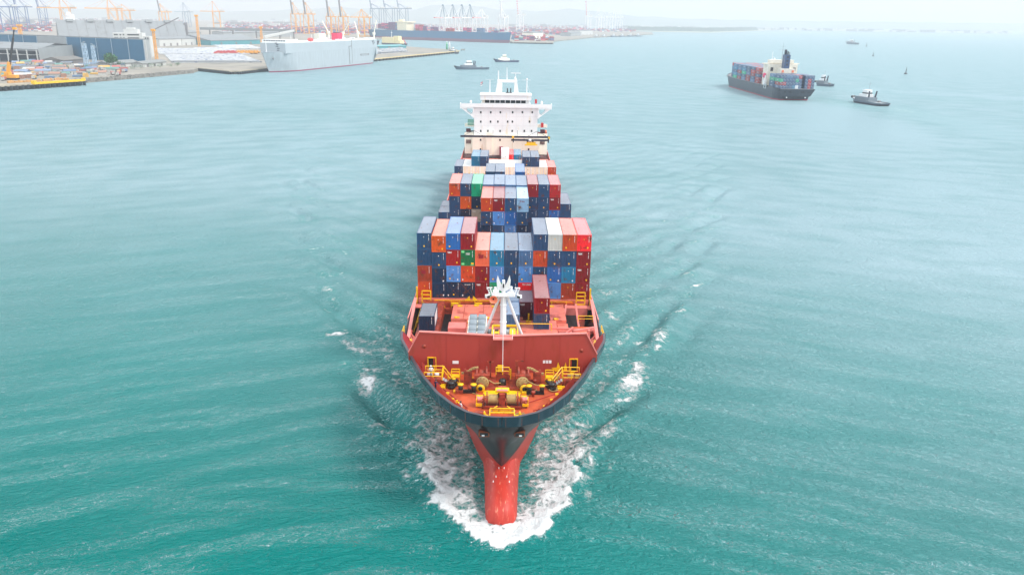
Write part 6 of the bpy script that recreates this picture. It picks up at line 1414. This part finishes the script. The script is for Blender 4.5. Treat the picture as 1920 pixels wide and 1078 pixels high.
for a_, z_ in ((0, 26), (2, 28.4), (4, 26.5), (5.5, 28), (3, 24.6)): b.box((-16.05, L_*.04+a_, z_), (-15.85, L_*.04+a_+1.2, z_+2.2))
b.build('stern_emblem', m_beam, cc)
b = MB()
for k, (x_, z_) in enumerate([(-6, 30.5), (-7.5, 29), (-7, 27.2), (-8.5, 25), (-8, 23)]): b.box((x_, L_-21.05, z_), (x_+3.2, L_-20.9, z_+.8))
b.build('bow_emblem', m_beam, cc)
for z_ in (25.5, 29.5): b = MB(); b.box((-15.99, 4, z_), (-15.93, L_-22, z_+.12)); b.build('plate_line', m_gal, cc)
b = MB(); b.tube((0, L_-8, 21.5), (0, L_-8, 34), .45, .3, 8); b.build('fore_mast', m_wht, cc)
b = MB(); b.lathe([(1.3, -.3), (1.3, .1)], (-7, L_-9, 15), 10, 0, 'X'); b.build('anchor', m_dg, cc)
b = MB()
for k in range(5): b.cbox((-6+3*k, L_-14, 21.3), (1.6, 1.6, 1.4))
b.build('mooring_gear', m_gal, cc)
for x, y in ((-6, .62), (2, .75)): b = MB(); b.tube((x, L_*y, top_), (x, L_*y, top_+8), .3, .2, 6); b.build('radar_pole', m_wht, cc)

# departing container ship on the right
A_ = gp(1496, 186); A_ = Vector((235.1, 659.6, 0)); rz = math.radians(.9)
s2 = root('container_ship', 'dark hulled container ship sailing away on the right, deck full of boxes', 'container ship', A_, rz)
L2 = 170
b = MB(); hull_mesh(b, L2, 30.5, 9.2, bow=.16, stern=.09, rake=11, tw=.97, bowh=3.5, flare=1.0, sw=.55)
b.build('hull', [hull_paint('ship_dark_hull', S(52, 64, 78), S(150, 60, 76), .9, .4), m_dg], s2)
b = MB(); b.box((-15.3, 31, 7.0), (-14.9, 38, 10.8)); b.box((-15.36, 33, 7.6), (-15.2, 35.6, 9.4), 1); b.box((-15.36, 27, 8.2), (-15.2, 30, 10), 1); b.build('side_bay', [m_gal, m_drk], s2)
for x in (-10.5, -6.6, -5.2, 3.4, 4.9, 9.0): b = MB(); b.box((x, -.06, 6.6), (x+1.4, .1, 7.2)); b.build('stern_port', m_drk, s2)
for x in (-8, 7.2): b = MB(); b.box((x, .55, 2.2), (x+.8, 1.2, 3.0)); b.build('stern_mark', m_sign, s2)
b = MB(); b.beam((-13, 1, 9), (13, 1, 9), .5, .8); b.build('stern_rail', m_gal, s2)
CC2 = ['navy', 'slate blue', 'dark navy', 'teal blue', 'red', 'mint green', 'dark red', 'white', 'purple']
_sm = {}
def smesh(c_, L):
    if (c_, L) not in _sm:
        b = MB(); b.box((-1.22, 0, 0), (1.22, L, 2.55)); b.box((-1.25, -.03, 2.45), (1.25, .2, 2.6)); b.box((-1.25, L-.2, 2.45), (1.25, L+.03, 2.6))
        for x in (-.7, -.2, .25, .72): b.box((x, -.06, .2), (x+.08, -.02, 2.3), 1)
        b.box((-1.0, -.05, 1.9), (-.3, -.02, 2.3), 1); b.box((.15, -.05, 1.3), (.95, -.02, 1.55), 1)
        for s in (-1, 1):
            b.box((s*1.23-.015, L*.36, 1.0), (s*1.23+.015, L*.66, 1.7), 1)
            for k in range(int(L/1.5)): b.box((s*1.22-.03, .3+1.5*k, .1), (s*1.22+.03, .42+1.5*k, 2.5))
        me = b.mesh('container', [cmat(c_), mat('mark_dull', S(170, 184, 196), .6), roofmat(c_)]); fixn(me); _sm[(c_, L)] = me
    return _sm[(c_, L)]
T5 = ['bottom', 'second', 'third', 'fourth']
T4 = ['bottom', 'second', 'third', 'top']
def put2(x, y, z, L, c_, lab):
    o = obj('shipping_container', smesh(c_, L), None, (0, 0, 0)); o.matrix_world = Matrix.Translation(A2) @ Matrix.Rotation(RZ2, 4, 'Z') @ Matrix.Translation((x, y, z)); tag(o, lab, 'container', 'containers on the departing ship')
A2, RZ2 = A_, rz
NB = 11; rowx = [(-12.5+2.55*i-.13) for i in range(NB)]
AFT = {0: ['dark navy', 'dark navy', 'dark red', 'mint green', 'navy']}
# stern bay, seen from behind
for i in range(NB):
    for t in range(4):
        c_ = 'navy'
        if i == 0: c_ = ['navy', 'dark red', 'mint green', 'navy'][t]
        if i == 1 and t == 1: c_ = 'red'
        if i == 9: c_ = ['red', 'red', 'red', 'navy'][t]
        if i == 4 and t == 0: c_ = 'teal blue'
        if i == 5: c_ = ['white', 'slate blue', 'mint green', 'slate blue'][t]
        if i == 6: c_ = ['slate blue', 'navy', 'navy', 'red'][t]
        if i in (2, 3) and t == 3: c_ = 'slate blue'
        if i == 7: c_ = 'dark navy'
        put2(rowx[i], 2.5+(5.0 if i == 7 else 0), 9.4+2.62*t, 12.19, c_, f'{c_} container, {T4[t]} tier, {ORD[i+1]} row from left, stern bay of the departing ship')
    put2(rowx[i], 16.5, 9.4+2.62*4-2.6 if i else 9.4+2.62*3, 12.19, 'navy' if i % 4 else 'slate blue', f'blue container on top, {ORD[i+1]} row from left, second bay from the stern')
for t in range(3): put2(rowx[0], 16.5, 9.4+2.62*t, 12.19, ['navy', 'navy', 'mint green'][t], f'{["navy", "navy", "mint green"][t]} container, {T4[t]} tier on the left side, second bay from the stern')
for bay in range(7):
    y = 55+13.6*bay; nr = NB if bay < 6 else NB-2
    for i in range(nr):
        top_t = 5; xx = (i-(nr-1)/2)*2.55
        c_ = random.choices(['navy', 'slate blue', 'dark red', 'teal blue', 'red', 'purple'], (5, 4, 3, 1, 2, .5))[0]
        put2(xx, y, 9.4+2.62*(top_t-1), 12.19, c_, f'{c_} container on top, {ORD[i+1]} row, {ORD[bay+1]} bay ahead of its bridge')
    for t in range(4):
        c_ = random.choices(['navy', 'slate blue', 'dark red', 'mint green', 'teal blue', 'red'], (5, 4, 3, 1, 1, 2))[0]
        put2(-(nr-1)/2*2.55, y, 9.4+2.62*t, 12.19, c_, f'{c_} container, {T5[t]} tier of the left side, {ORD[bay+1]} bay ahead of its bridge')
b = MB()
for k in range(24): b.box((-15.2, 38+4.6*k, 8.6), (-14.6, 39.2+4.6*k, 9.6))
b.build('side_stanchion', m_gal, s2)
b = MB(); b.box((-15.0, 53, 9.0), (15, 156, 9.38)); b.build('hatch_cover', m_dg, s2)
b = MB(); b.box((-12.5, 39, 9), (12.5, 52, 26.5)); b.box((-5, 29.5, 9), (7, 39, 23.6)); b.box((-15.2, 43, 26.5), (15.2, 48, 27.3)); b.box((-10, 42, 27.3), (10, 50, 30)); b.build('superstructure', mat('house_pale', S(224, 218, 204), .5), s2)
for x in (-4, 4.4): b = MB(); b.box((x, 29.3, 20.4), (x+1.8, 29.45, 22.4)); b.build('opening', m_orr, s2)
for x in (-10.5, 8.6): b = MB(); b.box((x, 38.8, 21), (x+2.2, 39, 24)); b.build('opening', m_drk, s2)
b = MB(); b.box((-2.0, 30.5, 23.6), (2.4, 37, 34.6)); b.build('funnel', mat('funnel_blue', S(52, 80, 116), .4), s2)
b = MB(); b.lathe([(1.1, 0), (1.1, 3.6), (.8, 4.2)], (-.8, 34, 34.6), 12); b.lathe([(.6, 0), (.6, 2.8)], (1.2, 34, 34.6), 10); b.lathe([(.3, 0), (.3, 2.2)], (2.2, 33, 34.6), 8); b.build('exhaust_pipe', m_beam, s2)
for z_ in (26, 29, 32): b = MB(); b.box((-.7, 30.3, z_), (.9, 30.45, z_+1.6)); b.build('funnel_louvre', m_beam, s2)
b = MB(); b.tube((0, 44, 30), (0, 44, 44), .4, .15, 6); b.beam((-3.5, 44, 38), (3.5, 44, 38), .3); b.beam((-2.5, 44, 41), (2.5, 44, 41), .25); b.build('radar_mast', m_gal, s2)
b = MB(); b.tube((-8, 45, 30), (-8, 45, 37), .3, .2, 6); b.lathe([(.6, 0), (.9, .6), (.4, 1.4)], (-6, 45, 30), 8); b.build('antenna_pole', m_wht, s2)
b = MB(); b.beam((-14.5, 38, 10), (-13.6, 41, 17), .8); b.beam((-14.5, 41, 17), (-14.5, 45, 12), .7); b.box((-15.4, 37, 10), (-13.4, 40, 13.5)); b.build('white_davit', m_wht, s2)
b = MB(); b.lathe([(.3, 0), (1.3, .8), (1.3, 3.4), (.3, 4.2)], (-14.2, 42, 15.2), 10); b.build('lifeboat', mat('lifeboat_pink', S(226, 80, 120), .5), s2)
b = MB(); b.tube((0, 162, 11), (0, 162, 21), .3, .2, 6); b.build('fore_mast', m_wht, s2)

# long dark ship at the far berth
A_, L_, rz = place((700, 72.5), (958.5, 81.5))
s3 = root('bulk_container_ship', 'very long blue-grey ship moored before the white cranes', 'ship', A_, rz)
b = MB(); hull_mesh(b, L_, 42, 25, bow=.07, stern=.06, rake=6, tw=.9, bowh=2, flare=.8, sw=.5, n=50)
b.build('hull', [hull_paint('ship_blue_hull', S(0, 92, 134), S(118, 66, 88), 7.5, .4), mat('deck_teal', S(40, 100, 120), .6)], s3)
xl = lambda px_: L_*(px_-700)/258.5
b = MB(); b.box((-16, xl(758), 24), (16, xl(776), 24+24)); b.box((-19, xl(756), 46), (19, xl(778), 49)); b.box((-5, xl(756), 49), (5, xl(764), 54)); b.build('superstructure', mat('house_cream', S(238, 226, 196), .5), s3)
for z_ in (30, 34, 38, 42):
    for k in range(5): b = MB(); b.box((-15+6*k, xl(758)-.3, z_), (-12+6*k, xl(758), z_+1.8)); b.build('window', m_gls, s3)
b = MB(); b.box((-15, 12, 24), (15, 40, 27)); b.box((-18, L_-26, 24), (18, L_-20, 28)); b.build('deck_gear', m_gal, s3)
M3 = Matrix.Translation(A_) @ Matrix.Rotation(rz, 4, 'Z'); rt = []
n3 = [0]; b3 = MB()
def put3(x, y, z, c_, lab, solo=True):
    if not solo or n3[0] >= 50:
        T = M3 @ Matrix.Translation((x, y, z)); b3.box((-1.22, -6.1, 0), (1.22, 6.1, 2.6), yc.index(c_), T); return
    n3[0] += 1
    o = obj('shipping_container', ybm(c_), None); o.matrix_world = M3 @ Matrix.Translation((x, y, z)); tag(o, lab, 'container', 'containers on the long moored ship')
for j, (px_, tiers, cs) in enumerate([(707, 6, ['purple', 'dark red', 'purple', 'slate blue']), (714, 7, ['purple', 'pink', 'purple']), (721, 7, ['purple', 'purple', 'pink']), (729, 8, ['purple']), (736, 8, ['purple']), (743, 8, ['purple', 'slate blue']), (750, 8, ['purple']), (783, 6, ['pink', 'red', 'dark red']), (791, 6, ['pink', 'red']), (798, 5, ['purple', 'pink']), (812, 4, ['pink', 'purple']), (819, 4, ['purple']), (841, 3, ['red', 'dark red']), (849, 3, ['red']), (873, 4, ['pink', 'pink', 'teal blue']), (880, 4, ['pink', 'purple']), (897, 4, ['slate blue', 'navy']), (903, 4, ['slate blue']), (927, 2, ['purple']), (937, 3, ['pink', 'purple'])]):
    for t in range(tiers):
        for s in (0, 1):
            c_ = random.choice(cs); put3(-17.5+s*2.6, xl(px_), 25+2.65*t, c_, f'{c_} container, tier {["one", "two", "three", "four", "five", "six", "seven", "eight"][t]}, {"outer" if s == 0 else "inner"} row, {ORD[j+1] if j < 13 else ["fourteenth", "fifteenth", "sixteenth", "seventeenth", "eighteenth", "nineteenth", "twentieth"][j-13]} stack on the long moored ship', s == 0 and t >= tiers-3)
tag(b3.build('ship_containers_mass', ms), 'purple and red containers filling the deck of the long moored ship', None, None, 'stuff')
# general cargo ship with cream derricks behind the carrier
A_, L_, rz = place((592, 84), (712, 88)); s4 = root('cargo_ship', 'cargo ship with four cream deck cranes half hidden behind the car carrier', 'ship', A_, rz)
b = MB(); hull_mesh(b, L_, 26, 12, bow=.12, stern=.1, rake=6); b.build('hull', [m_beam, m_gal], s4)
b = MB(); b.box((-11, 6, 11), (11, 20, 24)); b.build('superstructure', m_crm, s4)
for k, (x, jx, jz) in enumerate([(.22, -16, 26), (.45, 18, 24), (.68, -8, 26), (.92, 8, 30)]):
    cr_ = obj('deck_crane', None, s4, (0, L_*x, 11)); b = MB(); b.tube((0, 0, 0), (0, 0, 17), 1.8, 1.4, 8); b.box((-2.2, -2.2, 13), (2.2, 2.2, 18)); b.build('crane_pillar', m_crm, cr_)
    b = MB(); b.beam((-.8, 0, 15), (-.8, jx, 13+jz), .9); b.beam((.8, 0, 15), (.8, jx, 13+jz), .9); b.build('jib', m_crm, cr_)
# cream harbour vessel in the basin
A_, L_, rz = place((719, 84.5), (764, 86.5)); s5 = root('supply_vessel', 'cream blocky vessel in the basin above the pier', 'boat', A_, rz)
b = MB(); hull_mesh(b, L_, 16, 4.5, bow=.2, rake=3); b.build('hull', [m_beam, m_gal], s5)
b = MB(); b.box((-7, 3, 4), (7, L_*.52, 17)); b.box((-6, L_*.52, 4), (6, L_*.78, 11)); b.box((-5, L_*.5, 11), (5, L_*.7, 20)); b.build('deckhouse', mat('vessel_cream', S(240, 222, 170), .5), s5)
b = MB(); b.box((-5.1, L_*.53, 14), (-4.9, L_*.66, 18)); b.build('bridge_window', m_gls, s5)
b = MB(); b.tube((0, L_*.36, 17), (0, L_*.36, 31), .6, .3, 6); b.beam((-2, L_*.36, 27), (2, L_*.36, 27), .6); b.build('mast', m_wht, s5)
b = MB(); b.beam((0, L_*.95, 4), (0, L_*.83, 14), 1.2); b.build('bow_crane', m_rd, s5)
# white ship behind the gabled store
A_ = gp(122, 66); s6 = root('white_ship', 'white ship superstructure showing above the gable of the grey store', 'ship', A_, R(-60))
b = MB(); hull_mesh(b, 150, 26, 14); b.build('hull', [m_beam, m_gal], s6)
b = MB(); zt_ = zat(A_, 27); b.box((-13, 8, 13), (13, 30, zt_)); b.box((-15, 10, zt_-4), (15, 20, zt_-1)); b.box((-5, 12, zt_), (5, 22, zt_+6)); b.build('superstructure', m_wht, s6)
# tugs
def tug(pa, pb, beamw, hullc, housec, lab, rz_add=0, H=2.3, fun=True, mast=14, house=8.4, fender=True):
    A_, L_, rz = place(pa, pb); r = root('tugboat', lab, 'tugboat', A_, rz+rz_add)
    b = MB(); hull_mesh(b, L_, beamw, H, z0=-1, bow=.35, stern=.12, rake=3, tw=.8, bowh=2.4, flare=.4, n=24, sw=.3); b.build('hull', [hullc, m_gal], r)
    if fender: b = MB(); b.tube((-beamw*.14, L_*.97, H+1.6), (beamw*.14, L_*.97, H+1.6), 1.0, 1.0, 10); b.build('bow_fender', m_blk, r)
    b = MB(); b.box((-beamw*.34, L_*.38, H-.5), (beamw*.34, L_*.80, H+3.0)); b.build('deckhouse', housec, r)
    b = MB(); b.box((-beamw*.28, L_*.48, H+2.6), (beamw*.28, L_*.70, H+5.0)); b.box((-beamw*.2, L_*.5, H+5), (beamw*.2, L_*.64, H+house)); b.build('wheelhouse', m_wht if housec is not m_crm else m_crm, r)
    b = MB(); b.box((-beamw*.21, L_*.495, H+5.4), (beamw*.21, L_*.645, H+6.3)); b.build('wheelhouse_window', m_gls, r)
    if fun:
        for s in (-1, 1): b = MB(); b.tube((s*beamw*.25, L_*.42, H+2.4), (s*beamw*.30, L_*.40, H+7.8), .7, .55, 8); b.build('funnel', m_beam, r)
    b = MB(); b.tube((0, L_*.53, H+house), (0, L_*.52, H+mast*.85), .22, .1, 6); b.beam((-1.6, L_*.53, H+mast*.72), (1.6, L_*.53, H+mast*.72), .2); b.build('mast', m_gal, r)
    b = MB(); b.lathe([(.8, -1.2), (.8, 1.2)], (0, L_*.2, H+.6), 10, 0, 'X'); b.build('towing_winch', m_dg, r)
    b = MB(); b.rail([(-beamw*.42, L_*.12, H-.4), (-beamw*.45, L_*.4, H-.4)], 1.1, 0, .06, 2, 1); b.rail([(beamw*.42, L_*.12, H-.4), (beamw*.45, L_*.4, H-.4)], 1.1, 0, .06, 2, 1); b.build('deck_rail', m_gal, r)
    return r
m_tb = mat('tug_hull_blue', S(52, 66, 96), .45); m_tg = mat('tug_hull_grey', S(72, 92, 108), .45); m_hg = mat('tug_house_grey', S(112, 124, 134), .5, 0, .1, 1)
tug((916, 130.5), (851, 131), 10, m_tg, m_hg, 'dark grey tug with white upper house, left of the big ship mast')
tug((973, 117), (925, 116.8), 10, m_tb, m_crm, 'blue-hulled tug with cream house, farther of the two beyond the big ship', fun=False)
tug((1660, 200), (1597, 190.5), 11.5, hull_paint('tug_two_tone', S(92, 106, 120), S(36, 44, 60), 1.3, .4), m_hg, 'grey tug with two slanted funnels following the departing ship', mast=18, H=2.3)
tug((1561, 163), (1528, 160.5), 10, m_tg, m_hg, 'dark tug half hidden behind the stern of the departing ship', mast=16)
tug((1608, 84.2), (1586, 83), 13, m_tg, m_hg, 'lone hazy tug far off at the upper right', mast=17, H=5, house=9)
tug((858, 101.5), (843, 100), 7, m_beam, m_hg, 'small dark workboat moored at the tip of the long pier', mast=17, fun=False)
for k, x in enumerate((1112, 1126, 1144, 1160, 1176, 1190)):
    tug((x+14, 70.5-.3*k), (x, 70.8-.3*k), 12, m_tg, m_hg, ['first', 'second', 'third', 'fourth', 'fifth', 'last'][k]+' hazy tug from the left moored off the far terminal', mast=14, fun=k % 2 == 0)
# lights and marks at the pier end
def light(x, y, h, cm_, lab, name='harbour_light'):
    P = gp(x, y, G0); r = root(name, lab, 'beacon', P); b = MB(); b.lathe([(1.6, 0), (1.3, h*.8), (1.0, h)], (0, 0, 0), 12); b.build('tower', cm_, r)
    b = MB(); b.lathe([(2.1, 0), (2.1, .5)], (0, 0, h*.82), 12); b.lathe([(.9, 0), (.9, 1.6), (.1, 2.4)], (0, 0, h), 10); b.build('lantern', m_wht, r)
light(838, 93.5, 13, mat('beacon_green', S(60, 180, 120), .5), 'green harbour light near the tip of the long pier'); light(843, 93.2, 12, m_wht, 'white harbour light beside the green one on the long pier')
P = gp(868, 96, 0); r = root('mooring_dolphin', 'small dark mooring platform standing in the water off the pier tip', 'mooring platform', P); b = MB(); b.box((-4, -3, 2), (4, 3, 3.2)); b.build('platform', m_con, r)
for x in (-3, 3):
    for y in (-2, 2): b = MB(); b.tube((x, y, -2), (x*.7, y, 2), .5, .5, 6); b.build('pile', m_pil, r)
b = MB(); b.rail([(-4, -3, 3.2), (4, -3, 3.2)], 1.2, 0, .12, 2, 1); b.beam((3, 0, 3), (6.5, 0, 5.5), .4); b.build('handrail', m_gal, r)
def buoy(x, y, h, col_, lab):
    P = gp(x, y, 0); r = root('navigation_buoy', lab, 'buoy', P, 0, None); b = MB(); b.lathe([(h*.10, -.6), (h*.24, 0), (h*.24, h*.12), (h*.12, h*.2)], (0, 0, 0), 12); b.build('float_body', col_, r)
    b = MB()
    for a in range(4): b.beam((h*.12*math.cos(a*1.57), h*.12*math.sin(a*1.57), h*.15), (0, 0, h*.85), h*.02)
    b.lathe([(h*.05, 0), (h*.05, h*.12)], (0, 0, h*.85), 8); b.cbox((0, 0, h*.6), (h*.12, h*.04, h*.25)); b.build('buoy_tower', col_, r)
m_bu = mat('buoy_dark', S(70, 70, 76), .6)
buoy(1698, 139.5, 8.5, m_bu, 'nearest navigation buoy above the grey tug on the right'); buoy(1637, 106, 8.5, m_bu, 'navigation buoy right of the departing ship mast'); buoy(1624.5, 87.5, 10, m_bu, 'small buoy just right of the lone hazy tug')
buoy(1679, 71.5, 10, m_bu, 'farther faint buoy at the upper right'); buoy(1716, 66, 10, m_bu, 'farthest faint buoy at the upper right')
# ------------------------------------------------------------------ the air
b = MB(); b.box((-9700, -90, -6), (9700, 15700, 330))
hz = b.build('haze', [], None); tag(hz, 'pale sea haze over the harbour', None, None, 'stuff')
m = bpy.data.materials.new('haze'); m.use_nodes = True; N = m.node_tree.nodes; N.clear(); o_ = N.new('ShaderNodeOutputMaterial'); v_ = N.new('ShaderNodeVolumePrincipled')
v_.inputs['Color'].default_value = (.78, .81, .86, 1); v_.inputs['Density'].default_value = .00016; v_.inputs['Anisotropy'].default_value = .2
m.node_tree.links.new(v_.outputs[0], o_.inputs['Volume']); hz.data.materials.append(m)
